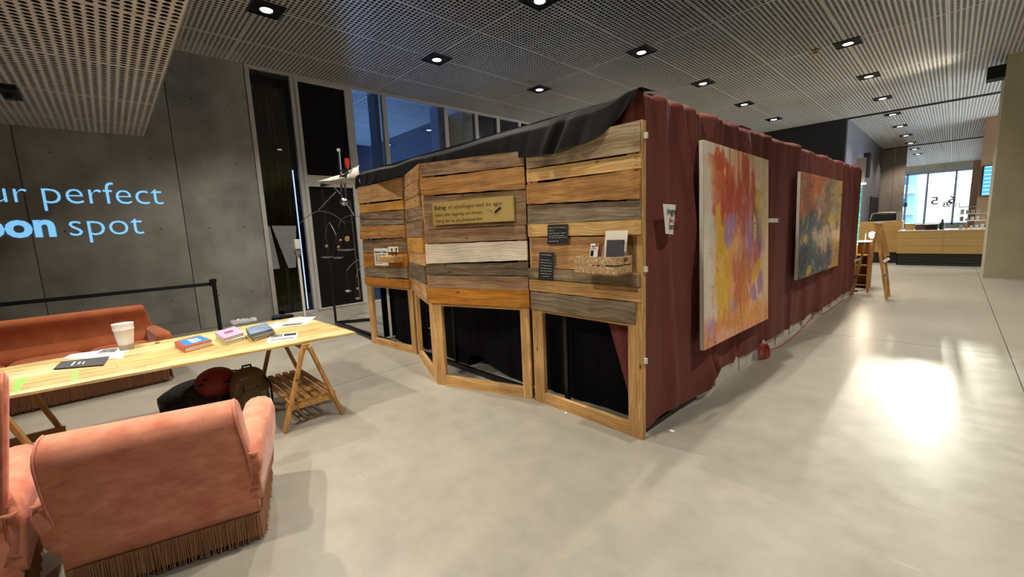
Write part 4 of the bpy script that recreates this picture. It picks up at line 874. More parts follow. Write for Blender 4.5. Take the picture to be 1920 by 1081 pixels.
sheet('white printed sheet at the far right end of the table', ((523, 613), (545, 596), (592, 593), (574, 608)), [(.05, .3, .05, .8), (.4, .9, .3, .6, mat('pale_grey_print', '#c3c5c8'))])
sheet('white flyer with black picture near the right front edge of the table', ((498, 643), (508, 627), (559, 622), (555, 636)), [(.55, .95, .05, .45), (.60, .92, .5, .95, mat('black_print', '#1c1c1e')), (.15, .4, .1, .9, mat('grey_text_print', '#8f9194'))], z=TZ+.0012)
sheet('blank white sheet between the blue book stack and the printed sheets', ((497, 612), (520, 603), (548, 606), (520, 616)), [], z=TZ+.001)
sheet('white leaflet with photographs under the black folder', ((118, 672), (132, 664), (236, 650), (229, 672)), [(.55, .75, .5, .95), (.2, .9, .15, .4, mat('faint_print', '#d3d0cc'))], z=TZ+.001)
sheet('white leaflet with dark squares leaning against the cup foot', ((175, 662), (190, 655), (246, 648), (240, 660)), [(.1, .9, .1, .6)], z=TZ+.0022)
sheet('black folder with white scribbles on the left part of the table', ((100, 692), (115, 678), (205, 668), (194, 684)), [(.25, .75, .3, .34, wpr), (.35, .65, .42, .46, wpr), (.3, .6, .52, .55, wpr)], z=TZ+.006, m=mat('charcoal_card', '#2d2e31', '#353639', rough=.6), th=.004, cat='folder', name='folder', group=None)
# plastic cups stacked
cp = thing('plastic_cup', 'tall translucent plastic cup with brown dregs on the table', 'cup', tuple(gz(238, 655, TZ)))
frosted = mat('frosted_plastic', '#e9e7e2', '#f0eeea', rough=.35, spec=.4); nt = frosted.node_tree; nt.nodes['Principled BSDF'].inputs['Alpha'].default_value = .86
MB().lathe([(.050, .045), (.060, .11), (.068, .175), (.072, .18), (.072, .186), (.069, .193), (.074, .232)], 28).build('cup_wall', frosted, cp, smooth=True, fix=False)
clr = mat('clear_plastic', '#cfc8b8', rough=.15, alpha=.45)
MB().lathe([(0, .001), (.047, .001), (.052, .06)], 28).build('outer_cup', clr, cp, smooth=True, fix=False)
MB().lathe([(0, .004), (.044, .004), (.047, .035), (0, .035)], 24).build('dregs', mat('coffee_brown', '#6b5136', rough=.3), cp, smooth=True)
one(MB().lathe([(0, 0), (.016, 0), (.017, .008), (.012, .014), (0, .015)], 14), 'metal_disc', 'tiny metal cap lying on the table between cup and blue book', 'cap', mat('bronze_metal', '#8d7a55', rough=.4, metal=.7), (0, 0, 0), smooth=True).location = gz(295, 643, TZ+.001)
# crumpled clear film
P_ = np.zeros((16, 9, 3)); a = gz(436, 610, TZ); b = gz(482, 602, TZ)
for i in range(16):
    for j in range(9):
        p = a+(b-a)*(i/15)+Vector((-.16*(j/8), 0, 0)); P_[i, j] = (p.x+rng.uniform(-.012, .012), p.y+rng.uniform(-.01, .01), TZ+.006+.045*math.sin(j/8*math.pi)*rng.uniform(.25, 1))
one(MB().grid(P_), 'crumpled_film', 'crumpled clear plastic film at the far table edge behind the books', 'plastic film', mat('clear_film', '#d9dcdc', rough=.12, alpha=.25), tuple(a))
# ================================================================== BAGS UNDER THE TABLE
def blob(name, m, parent, c, rad, n=24, k=14, pw=2.4, wob=.03, seed_=1, zmin=None, rot=0):
    P_ = np.zeros((n, k, 3)); ca, sa = math.cos(rot), math.sin(rot)
    for i in range(n):
        a = 2*math.pi*i/n
        for j in range(k):
            e = -math.pi/2+math.pi*j/(k-1); sg_ = lambda v: math.copysign(abs(v)**(2/pw), v)
            x = rad[0]*sg_(math.cos(a))*abs(math.cos(e))**(2/pw); y = rad[1]*sg_(math.sin(a))*abs(math.cos(e))**(2/pw); z = rad[2]*sg_(math.sin(e))
            w_ = 1+wob*float(vnoise2(np.array(3*math.cos(a)+seed_*7+5), np.array(3*math.sin(a)+2.2*e+9), seed_)-.5)*2
            x, y = x*w_, y*w_; zz = c[2]+z
            if zmin is not None: zz = max(zmin, zz)
            P_[i, j] = (c[0]+x*ca-y*sa, c[1]+x*sa+y*ca, zz)
    return MB().grid(P_, closed_u=True).build(name, m, parent, smooth='all', world=True)
tot = thing('tote_bag', 'black patterned tote bag on the floor holding the red helmet', 'bag', (-4.86, .52, 0))
pat = mat('black_floral_cloth', '#0c0c0e', '#26262a', rough=.8, scale=(26, 26, 26), detail=1, contrast=(.55, .62))
blob('bag_body', pat, tot, (-4.78, .50, .165), (.25, .36, .20), wob=.10, seed_=3, zmin=.004)
MB().tube([(-4.62, .25, .25), (-4.60, .20, .12), (-4.62, .22, .03)], .014, 8).build('strap', M['black'], tot, world=True, smooth=True)
MB().tube([(-4.85, .72, .28), (-4.8, .715, .37), (-4.75, .75, .38), (-4.70, .78, .28)], .011, 8).build('strap', M['black'], tot, world=True, smooth=True)
hc = gz(407, 722, .33)
hm = thing('helmet', 'dark red climbing helmet resting in the black tote bag', 'helmet', (hc.x, hc.y, .26)); redm = mat('dark_red_shell', '#6e1712', '#7c1c16', rough=.5)
blob('shell', redm, hm, (hc.x-.03, hc.y, .355), (.14, .16, .135), wob=.02, pw=2.1, seed_=5, rot=.2)
for a_, b_ in ((375, 722), (386, 712), (426, 716), (408, 706)):
    p = gz(a_, b_, .42); blob('vent_hole', M['black'], hm, (p.x, p.y, .42), (.018, .03, .014), n=10, k=6)
bpk = thing('backpack', 'olive-brown backpack standing on the floor next to the trestle', 'backpack', (-4.47, .83, 0)); olv = mat('olive_brown_nylon', '#5f543f', '#6d614a', rough=.75, scale=(6, 6, 6))
blob('pack_body', olv, bpk, (-4.47, .79, .215), (.15, .155, .235), wob=.05, pw=2.9, seed_=8, zmin=.004)
blob('front_pocket', olv, bpk, (-4.34, .79, .16), (.055, .12, .14), wob=.04, pw=2.8, seed_=9, zmin=.004)
for y in (.73, .84): MB().tube([(-4.44, y, .44), (-4.36, y-.005, .38), (-4.315, y-.01, .28), (-4.30, y-.01, .16)], .005, 6).build('zip_seam', M['black'], bpk, world=True, smooth=True)
MB().tube([(-4.50, .76, .43), (-4.50, .765, .468), (-4.50, .83, .468), (-4.50, .835, .43)], .010, 8).build('grab_handle', M['black'], bpk, world=True, smooth=True)
MB().tube([(-4.36, .90, .38), (-4.33, .942, .28), (-4.35, .94, .08)], .010, 8).build('shoulder_strap', M['black'], bpk, world=True, smooth=True)
MB().box(-4.30, -4.275, .84, .89, .20, .26).build('green_label', mat('muted_green', '#5f7358'), bpk, world=True)
# ================================================================== BARRIER, STAND, SHOES AT THE WALL
bs = thing('barrier_post', 'black retractable-belt barrier post in front of the concrete wall', 'barrier', (-8.9, 1.262, 0))
MB().lathe([(.0, 0), (.17, 0), (.17, .012), (.05, .03), (.034, .05), (.034, .93), (.046, .935), (.046, .995), (.0, 1.0)], 24).build('post', M['blackmetal'], bs, smooth=True)
MB().box(-.035, .035, -.06, .0, .87, .985).build('belt_cassette', M['black'], bs)
b2 = copy_tree(bs); b2.location = (-8.9, -2.4, 0); b2['label'] = 'far left barrier post, outside the picture'
one(MB().box(-8.903, -8.897, -2.36, 1.21, .885, .94), 'barrier_belt', 'black webbing belt stretched from the barrier post to the left', 'belt', M['blackband'], (-8.9, -.5, .9))
hs = gz(572, 594, 0); hs_ = thing('sanitiser_stand', 'slim white hand sanitiser stand in front of the green curtain window', 'stand', (hs.x, hs.y, 0))
MB().box(-.16, .16, -.15, .15, 0, .012).build('base_plate', M['alu'], hs_); MB().box(-.022, .022, -.022, .022, .01, 1.30).build('column', M['white'], hs_); MB().box(-.05, .06, -.055, .055, 1.30, 1.40).build('drip_tray', M['alu'], hs_); MB().box(-.045, .045, -.05, .05, 1.42, 1.62).build('dispenser', M['white'], hs_, bevel=.01)
sh = gz(525, 598, 0)
for k, (dx, dy) in enumerate(((0, 0), (.16, .10))):
    s_ = thing('shoe', ('dark blue shoe lying at the wall below the glazed wall corner', 'black shoe lying beside the dark blue one at the wall')[k], 'shoe', (sh.x+dx-.05, sh.y+dy, 0)); mm = mat('shoe_blue', '#25394c', rough=.6) if k == 0 else M['black']
    blob('upper', mm, s_, (sh.x+dx-.05, sh.y+dy, .045), (.05, .14, .05), n=16, k=9, seed_=4+k, zmin=.012); MB().box(-.048, .048, -.14, .14, 0, .014).build('sole', M['black'], s_)
# ================================================================== SIGNS AND NOTES ON THE PANELS
def panel_frame(key, off):
    t, P, Q, L_ = panel_obj[key]; tx = Vector((Q[0]-P[0], Q[1]-P[1], 0)).normalized(); n_ = Vector((tx.y, -tx.x, 0)); o = Vector((P[0], P[1], 0))+n_*off
    return tx, n_, o
def on_panel(key, x, y, off):
    tx, n_, o = panel_frame(key, off); s_, z = plane_sz(x, y, o, o+tx); return o+tx*s_+Vector((0, 0, z))
def board_on(key, pts, off, th, m, name, label, cat, part='sheet', group=None):
    q = [on_panel(key, x, y, off) for x, y in pts]; tx, n_, o = panel_frame(key, off); c = sum(q, Vector())/len(q)
    t = thing(name, label, cat, tuple(c), 0, group); n0 = len(q); vs = [p for p in q]+[p-n_*th for p in q]
    MB().add(vs, [tuple(range(n0)), tuple(range(2*n0-1, n0-1, -1))]+[(i, i+n0, (i+1) % n0+n0, (i+1) % n0) for i in range(n0)]).build(part, m, t, world=True)
    return t, q, n_
yel = mat('mustard_painted_board', '#a08a48', '#b59d5a', rough=.6, scale=(3, 3, 3), bump=.1); ink = mat('dark_brown_ink', '#33261a', rough=.7); chalk = mat('chalk', '#cfcfca', rough=.8)
t, q, n_ = board_on('M', cR_ if False else [(809.5, 380), (962, 366), (963.5, 413.5), (812.5, 422)], .052, .022, yel, 'painted_sign', 'mustard yellow board with handwritten Danish text on the middle panel', 'sign', 'board')
ex = (q[1]-q[0]).normalized(); ey = (q[0]-q[3]).normalized(); Wd = (q[1]-q[0]).length; Hd = (q[0]-q[3]).length
def sgn(body, u, v, w_, sz=None, bold=.0, m=ink):
    o = q[3]+(q[2]-q[3])*u+(q[0]-q[3])*v+n_*.0008; ex_ = (q[2]-q[3]).normalized(); up_ = (Vector((0, 0, 1))-ex_*ex_.z).normalized()
    text_mesh('handwriting', body, m, t, frame_mx(o, ex_, up_), width=w_*Wd, bold=bold, extrude=.0004, shear=.1)
sgn('Bidrag', .03, .67, .155, bold=.015); sgn('til udstillingen med din egen', .215, .665, .66); sgn('tekst eller tegning om emnet', .035, .37, .60); sgn('Tag', .70, .42, .06, m=mat('faint_ink', '#8c7838')); sgn('Hæng det op på plankeværket', .035, .10, .60)
a = q[3]+(q[2]-q[3])*.77+(q[0]-q[3])*.34+n_*.004; b = q[3]+(q[2]-q[3])*.86+(q[0]-q[3])*.58+n_*.004; d_ = (b-a)
MB().tube([a, a+d_*.12, a+d_*.18], [.001, .004, .009], 8).build('painted_pencil_tip', M['pine_light'], t, world=True); MB().tube([a+d_*.2, a+d_*.98], .0095, 8).build('painted_pencil', M['black'], t, world=True); MB().tube([a+d_*.98, a+d_*1.08], .0095, 8).build('painted_pencil_cap', M['alu'], t, world=True)
for x, y in ((830, 382), (951, 407)):
    p = on_panel('M', x, y, .053); MB().bar(p, p+n_*.002, .006, .006).build('nail', M['blackmetal'], t, world=True)
def scribble(parent, q, n_, rows_, m=chalk, r=.0011, seed_=1):
    rr = random.Random(seed_)
    for (v, u0, u1) in rows_:
        u = u0
        while u < u1:
            wl_ = min(rr.uniform(.08, .2), u1-u); pts = []; k = max(4, int(wl_*60))
            for i in range(k):
                uu = u+wl_*i/(k-1); vv = v+rr.uniform(-.012, .02)*(1 if i % 2 else -.6); pts.append(q[0]+(q[1]-q[0])*uu+(q[3]-q[0])*vv+(q[2]-q[1]-q[3]+q[0])*uu*vv+n_*.0012)
            MB().tube(pts, r, 4).build('handwriting', m, parent, world=True); u += wl_+.045
bn = mat('black_card', '#1d1e21', '#242528', rough=.7)
t, q, n_ = board_on('R', [(1027, 421), (1065, 420), (1065, 456), (1026, 458)], .034, .001, bn, 'black_note', 'black card with white handwriting on the light pine board of the right panel', 'note', group='black handwritten notes')
scribble(t, q, n_, [(.16, .08, .95), (.30, .10, .32), (.45, .08, .93), (.58, .08, .82), (.68, .10, .95), (.86, .08, .55)], seed_=2)
t, q, n_ = board_on('R', [(1011.5, 472), (1039, 474), (1037, 525), (1009, 523)], .036, .001, bn, 'black_note', 'smaller black card with white handwriting, lower left on the right panel', 'note', group='black handwritten notes')
scribble(t, q, n_, [(.09, .15, .85), (.28, .12, .78), (.38, .12, .85), (.48, .14, .85), (.58, .15, .9), (.68, .15, .9), (.78, .2, .85), (.88, .35, .75)], seed_=5)
t, q, n_ = board_on('L', [(701, 465.5), (726.5, 465), (729, 498), (703.5, 497)], .034, .001, M['paper'], 'white_notice', 'white notice with bold black heading on the leftmost panel', 'notice', group='white notices')
ex_ = (q[1]-q[0]).normalized(); up_ = (Vector((0, 0, 1))-ex_*ex_.z).normalized(); Wn = (q[1]-q[0]).length
for s_, v, w_, bo in (('Banner I Urnen', .27, .86, .03), ('Tag et banner. Skriv dit', .42, .82, .02), ('eller en besked med en', .54, .82, .02), ('tekst. Hæng den', .66, .6, .02), ('op her.', .78, .3, .02), ('Med venlig hilsen', .90, .5, 0)):
    o = q[0]+(q[1]-q[0])*.07+(q[3]-q[0])*v+n_*.0008; text_mesh('print', s_, ink if v > .8 else M['black'], t, frame_mx(o, ex_, up_), width=w_*Wn, bold=bo, extrude=.0003)
t, q, n_ = board_on('L', [(727.5, 462), (746.5, 462), (747, 472), (728, 472)], .030, .001, M['paper'], 'white_notice', 'small blank white card right of the bold notice on the leftmost panel', 'notice', group='white notices')
scribble(t, q, n_, [(.4, .2, .8), (.65, .2, .8)], m=mat('pale_grey_ink', '#aeb4b4'), seed_=8)
# little shelf with two pencils on the leftmost panel
t, P, Q, L_ = panel_obj['L']; tx, n_, o = panel_frame('L', .026); a = on_panel('L', 720, 482, .10); b = on_panel('L', 747, 479, .10)
s1 = (a-o).dot(tx); s2 = (b-o).dot(tx); zt_ = (a.z+b.z)/2
lf = thing('wall_shelf', 'small wooden block shelf with two pencil holes on the leftmost panel', 'shelf', tuple(o+tx*((s1+s2)/2)+Vector((0, 0, zt_))))
Mx = frame_mx(o, tx, (0, 0, 1)); MB().box(s1, s2, zt_-.075, zt_+.008, .0, .15, Mx).build('shelf_block', M['pine'], lf, world=True, bevel=.004)
for k, xx in enumerate((736.5, 742)):
    p = on_panel('L', xx, 480, .13); pn = thing('pencil', ('dark pencil standing upright in the small block shelf', 'dark pencil leaning to the right in the small block shelf')[k], 'pencil', tuple(p))
    MB().tube([(0, 0, -.05), (.03*k-.012, 0, .075)], .006, 8).build('shaft', mat('dark_pencil', '#2b1f1a'), pn); MB().tube([(.03*k-.012, 0, .075), (.05*k-.016, 0, .10)], [.008, .011], 8).build('topper', M['black'], pn)
# chipboard crate on the right panel
tx, n_, o = panel_frame('R', .028); D_ = .20
aL = on_panel('R', 1081, 478, .028+D_*.0); fl_ = on_panel('R', 1081, 480, .20); fr_ = on_panel('R', 1160, 482, .20); bk_ = on_panel('R', 1188, 478, .03)
s0 = (fl_-o).dot(tx); s1 = (fr_-o).dot(tx); zt_ = .5*(fl_.z+fr_.z); zb_ = on_panel('R', 1160, 517, .20).z; zg = on_panel('R', 1120, 497, .20).z
print('crate', s0, s1, zt_, zb_, 'backright', (bk_-o).dot(tx))
cr_ = thing('chipboard_crate', 'small chipboard crate with hand hole mounted on the right panel', 'crate', tuple(o+tx*((s0+s1)/2)+Vector((0, 0, zb_)))); Mx = frame_mx(o, tx, (0, 0, 1)); d0 = .200
# frame_mx third axis = tx x z points away from the wall? (tx,(0,0,1)) -> tx x z = (ty,-tx,0) = n_
for z0, z1 in ((zg+.006, zt_), (zb_, zg-.006)):
    MB().box(s0, s1, z0, z1, d0-.012, d0, Mx).build('front_slat', M['osb'], cr_, world=True)
    MB().box(s0, s0+.012, z0, z1, .0, d0-.012, Mx).build('side_slat', M['osb'], cr_, world=True)
    if z0 < zg: MB().box(s1-.012, s1, z0, z1, .0, d0-.012, Mx).build('side_slat', M['osb'], cr_, world=True)
    else:
        zm = (z0+z1)/2; sd_ = MB(); sd_.box(s1-.012, s1, z0, zm-.016, .0, d0-.012, Mx); sd_.box(s1-.012, s1, zm+.016, z1, .0, d0-.012, Mx); sd_.box(s1-.012, s1, zm-.016, zm+.016, .0, .05, Mx); sd_.box(s1-.012, s1, zm-.016, zm+.016, .11, d0-.012, Mx); sd_.build('side_slat_with_hand_hole', M['osb'], cr_, world=True)
MB().box(s0, s1, zb_, zb_+.012, .0, d0, Mx).build('bottom', M['osb'], cr_, world=True)
MB().box(s0, s1, zb_, zt_-.01, .0, .010, Mx).build('back_board', M['osb'], cr_, world=True)
# its contents
def upright(label, name, s_a, s_b, z_b, z_t, d_b, d_t, m, th=.008, cat='card', lean=0):
    t = thing(name, label, cat, tuple(o+tx*((s_a+s_b)/2)+n_*((d_b+d_t)/2)+Vector((0, 0, z_b)))); A = lambda s_, z, d: o+tx*s_+n_*d+Vector((0, 0, z))
    vs = [A(s_a, z_b, d_b), A(s_b, z_b, d_b), A(s_b+lean, z_t, d_t), A(s_a+lean, z_t, d_t)]; vs += [v-n_*th for v in vs]
    MB().add(vs, [(0, 1, 2, 3), (7, 6, 5, 4), (0, 4, 5, 1), (1, 5, 6, 2), (2, 6, 7, 3), (3, 7, 4, 0)]).build('body', m, t, world=True); return t, vs
def sp(x, y, off): p = on_panel('R', x, y, off); return (p-o).dot(tx), p.z
sa, _ = sp(1135, 478, .06); sb = min(sp(1178, 470, .06)[0], s1-.018); _, ztc = sp(1155, 432, .05)
upright('cream card sheet standing in the chipboard crate', 'cream_card', sa, sb, zb_+.014, ztc, .075, .030, mat('cream_card', '#e0d8c6'), .003, lean=.004)
sa2, _ = sp(1140, 478, .09); sb2 = min(sp(1176, 478, .09)[0], s1-.02); _, zt2 = sp(1158, 449, .08)
upright('dark grey sketchbook standing in the crate before the cream card', 'sketchbook', sa2, sb2, zb_+.014, zt2, .105, .078, mat('dark_grey_cover', '#3a3b40', '#404146', rough=.5), .012, cat='book', lean=.002)
sa3, _ = sp(1108, 478, .12); sb3, _ = sp(1122, 478, .12); _, zt3 = sp(1115, 456, .10)
t, vs = upright('white pen packet with orange corner standing in the crate', 'pen_packet', sa3, sb3, zb_+.014, zt3, .135, .11, M['white'], .006, cat='packet', lean=.015)
A = lambda u, v: vs[0]+(vs[1]-vs[0])*u+(vs[3]-vs[0])*v+n_*.001
for nm, mm, u0, u1, v0, v1 in (('orange_corner', mat('orange_print', '#c9482c'), .62, 1.0, .9, 1.0), ('black_print', M['black'], .1, .5, .56, .76), ('logo_print', M['black'], .15, .6, .88, .92), ('grey_print', mat('grey_print', '#8c97a0'), .1, .8, .80, .84)):
    MB().add([A(u0, v0), A(u1, v0), A(u1, v1), A(u0, v1)], [(0, 1, 2, 3)]).build(nm, mm, t, world=True)
sa4, _ = sp(1122, 478, .11); sb4, _ = sp(1127, 478, .11); _, zt4 = sp(1126, 457, .09)
upright('dark patterned marker packet behind the white pen packet', 'marker_packet', sa4, sb4, zb_+.014, zt4, .12, .09, mat('dark_print', '#3b2a2a', '#8a4a3a', scale=(60, 60, 60)), .012, cat='packet', lean=.015)
for k, (x, c_) in enumerate(((1117, '#d2603a'), (1134, '#e4dfd6'))):
    s_, _ = sp(x, 497, .14); t = thing('marker_pen', ('orange marker lying in the crate, seen through the slot', 'white marker lying in the crate, seen through the slot')[k], 'pen', tuple(o+tx*s_+n_*.14+Vector((0, 0, zb_+.012))))
    p = o+tx*s_+n_*.145; MB().tube([p+Vector((0, 0, zb_+.02))-tx*.02, p+Vector((0, 0, zg+.004))+tx*.01], .012, 8).build('barrel', mat('pen_%d' % k, c_), t, world=True)
# ================================================================== PAINTINGS ON THE CURTAIN
def painting(label, pts, Xt, Xb, func, th=.035, res=(110, 150), seed_=1):
    TL, TR, BR, BL = [gx(p[0], p[1], X_) for p, X_ in zip(pts, (Xt, Xt, Xb, Xb))]
    c = (TL+TR+BR+BL)/4; t = thing('painting', label, 'painting', tuple(c), 0, 'unframed canvases on the maroon curtain')
    nu, nv = res; U, V_ = np.meshgrid(np.linspace(0, 1, nu), np.linspace(0, 1, nv), indexing='ij'); P_ = np.zeros((nu, nv, 3))
    for i in range(3): P_[..., i] = TL[i]*(1-U)*(1-V_)+TR[i]*U*(1-V_)+BR[i]*U*V_+BL[i]*(1-U)*V_
    o = MB().grid(P_).build('painted_canvas', vcol_mat('painted_canvas', .55, .25), t, world=True, fix=False)
    col = func(U, V_); a = o.data.color_attributes.new('paint', 'FLOAT_COLOR', 'POINT'); lin = np.where(col <= .04045, col/12.92, ((col+.055)/1.055)**2.4)
    buf = np.ones((nu*nv, 4)); buf[:, :3] = lin.reshape(-1, 3); a.data.foreach_set('color', buf.ravel())
    n_ = (TR-TL).cross(BL-TL).normalized(); n_ = n_ if n_.x < 0 else -n_
    e = .002; q = [TL, TR, BR, BL]; vs = [p+n_*e for p in q]+[p+n_*th for p in q]
    MB().add(vs, [(0, 1, 5, 4), (1, 2, 6, 5), (2, 3, 7, 6), (3, 0, 4, 7), (4, 5, 6, 7)]).build('canvas_edge', mat('raw_canvas', '#cbc4b4', '#b9b1a0', rough=.8), t, world=True)
    for p in (TL+(TR-TL)*.15, TL+(TR-TL)*.85): MB().bar(p+n_*th-Vector((0, 0, .1)), p+n_*(th+.025)-Vector((0, 0, .1)), .02, .02).build('hook', M['blackmetal'], t, world=True)
    return t
hx = lambda s: np.array([int(s[i:i+2], 16)/255 for i in (1, 3, 5)])
def mixc(c, m_, h_): return c*(1-m_[..., None])+hx(h_)*m_[..., None]
def sst(a, b, x): t = np.clip((x-a)/(b-a), 0, 1); return t*t*(3-2*t)
def blobm(U, V, cu, cv, ru, rv, seed_, wob=.5, sharp=.18, sc=4, rot=0):
    du, dv = U-cu, V-cv; a = du*math.cos(rot)+dv*math.sin(rot); b = -du*math.sin(rot)+dv*math.cos(rot)
    d = np.sqrt((a/ru)**2+(b/rv)**2)+1.5*wob*(fbm(U*sc*2.2, V*sc*1.3, seed_, 5)-.5)*2+.5*(vnoise2(U*48+seed_, V*9, seed_+3)-.5)*(ru > .03); return 1-sst(1-sharp, 1+sharp, d)
def paint1(U, V):
    n1 = fbm(U*5, V*4, 1); c = np.ones(U.shape+(3,))*hx('#e9dcc2'); c = mixc(c, sst(.0, .25, .25-U)*.8, '#e6e0d4'); c = mixc(c, sst(.6, 1, U)*.7, '#ebc98e'); c = mixc(c, (fbm(U*14, V*30, 5) > .62)*.25, '#d9a873')
    drip = vnoise2(U*26, V*1.6, 7); 
    c = mixc(c, blobm(U, V, .50, .55, .30, .60, 2, .35, .3)*.9, '#eba06f')
    c = mixc(c, blobm(U, V, .62, .50, .26, .32, 3, .5, .4)*.6, '#efb98a')
    c = mixc(c, blobm(U, V, .24, .66, .085, .42, 4, .35, .12, 5)*.95, '#eebd3a')
    c = mixc(c, blobm(U, V, .32, .50, .05, .22, 14, .5, .2, 5)*.8, '#f0c95a')
    c = mixc(c, blobm(U, V, .42, .58, .11, .12, 5, .5, .3)*.9, '#eda243')
    c = mixc(c, blobm(U, V, .48, .14, .24, .20, 6, .7, .12, 6)*.95*(drip > .28), '#d1603a')
    c = mixc(c, blobm(U, V, .33, .24, .10, .13, 8, .6, .12, 6), '#cf5a36')
    c = mixc(c, blobm(U, V, .17, .17, .075, .12, 9, .8, .12, 7)*.9, '#de7448')
    c = mixc(c, blobm(U, V, .15, .08, .13, .035, 19, 1.0, .15, 8)*.9, '#cf5f3a')
    c = mixc(c, blobm(U, V, .56, .30, .20, .14, 10, .55, .3, 5)*.85, '#c95a4a')
    c = mixc(c, blobm(U, V, .60, .42, .14, .12, 21, .55, .3, 5)*.8, '#cb6a70')
    c = mixc(c, blobm(U, V, .54, .62, .13, .16, 11, .5, .25, 5)*.85, '#c8705e')
    c = mixc(c, blobm(U, V, .46, .80, .07, .20, 12, .4, .2, 5, .35)*.9, '#d2793f')
    c = mixc(c, blobm(U, V, .55, .78, .045, .18, 13, .4, .2, 5, .3)*.9, '#dd8a3c')
    for k, (cu, cv, ru, rv) in enumerate(((.35, .42, .09, .075), (.30, .47, .05, .05), (.83, .50, .08, .07), (.80, .58, .05, .05), (.84, .76, .055, .07), (.64, .48, .05, .10), (.10, .93, .10, .075), (.40, .87, .07, .08), (.72, .80, .06, .06))): c = mixc(c, blobm(U, V, cu, cv, ru, rv, 30+k, .5, .15, 7)*.92, '#b987b4')
    c = mixc(c, blobm(U, V, .76, .58, .05, .10, 41, .5, .2, 6, .4)*.85, '#c4626a')
    c = mixc(c, blobm(U, V, .78, .66, .07, .035, 42, .6, .2, 6, -.6)*.9, '#e6b32f')
    c = mixc(c, blobm(U, V, .50, .99, .60, .16, 43, .55, .25, 5)*.85, '#de8457')
    c = mixc(c, blobm(U, V, .62, .92, .32, .06, 44, .8, .2, 8)*.8, '#e89a3e')
    c = mixc(c, blobm(U, V, .30, .97, .14, .04, 45, .6, .3, 8)*.7, '#f0b9a8')
    # dark figure with ochre hat on the right
    c = mixc(c, blobm(U, V, .80, .36, .085, .16, 50, .3, .25, 6)*.85, '#6d5a4c')
    c = mixc(c, blobm(U, V, .83, .265, .115, .075, 51, .2, .2, 5)*.95, '#a98c42')
    c = mixc(c, blobm(U, V, .80, .255, .06, .06, 52, .2, .3, 5)*.9, '#dcb52f')
    c = mixc(c, blobm(U, V, .875, .26, .035, .055, 53, .2, .3, 5)*.8, '#e8d9a8')
    c = mixc(c, blobm(U, V, .735, .41, .032, .085, 54, .12, .12, 5), '#e4cfae')
    for (cu, cv, ru, rv) in ((.722, .385, .008, .006), (.75, .385, .008, .006), (.737, .41, .004, .014), (.737, .438, .012, .005)): c = mixc(c, blobm(U, V, cu, cv, ru, rv, 55, .1, .3), '#5b4638')
    c = mixc(c, (np.abs(U-.55-.5*(V-.72)*-.5-.03*np.sin(V*14)) < .006)*((V > .62) & (V < .92))*.7, '#8a5a3c')
    sp_ = (vnoise2(U*60, V*80, 60) > .93)*sst(.75, .2, np.abs(U-.2)*4)*sst(.4, .6, V); c = mixc(c, sp_*.9, '#b8462f')
    sp2 = (vnoise2(U*55, V*70, 61) > .955)*1.; c = mixc(c, sp2*.6, '#a85d3f')
    c = mixc(c, sst(.55, .75, fbm(U*30, V*16, 62))*.35*(V > .85), '#f2c9a0')
    e_ = fbm(U*6, V*7, 68); c = mixc(c, sst(.80, .97, U+.25*(e_-.5))*sst(.0, .12, V)*sst(.95, .8, V)*.75, '#ecd2a4'); c = mixc(c, sst(.16, .02, U+.2*(e_-.5))*sst(.92, .8, V)*.8, '#e8e0d0'); c = mixc(c, sst(.5, .72, fbm(U*9, V*8, 69))*.35, '#f0cfae')
    st_ = vnoise2(U*34, V*5, 66)*.6+vnoise2(U*90, V*26, 67)*.4; c = mixc(c, sst(.62, .8, st_)*.30, '#f0e2cc')
    return np.clip(c*(.90+.14*n1[..., None]+.08*st_[..., None]), 0, 1)
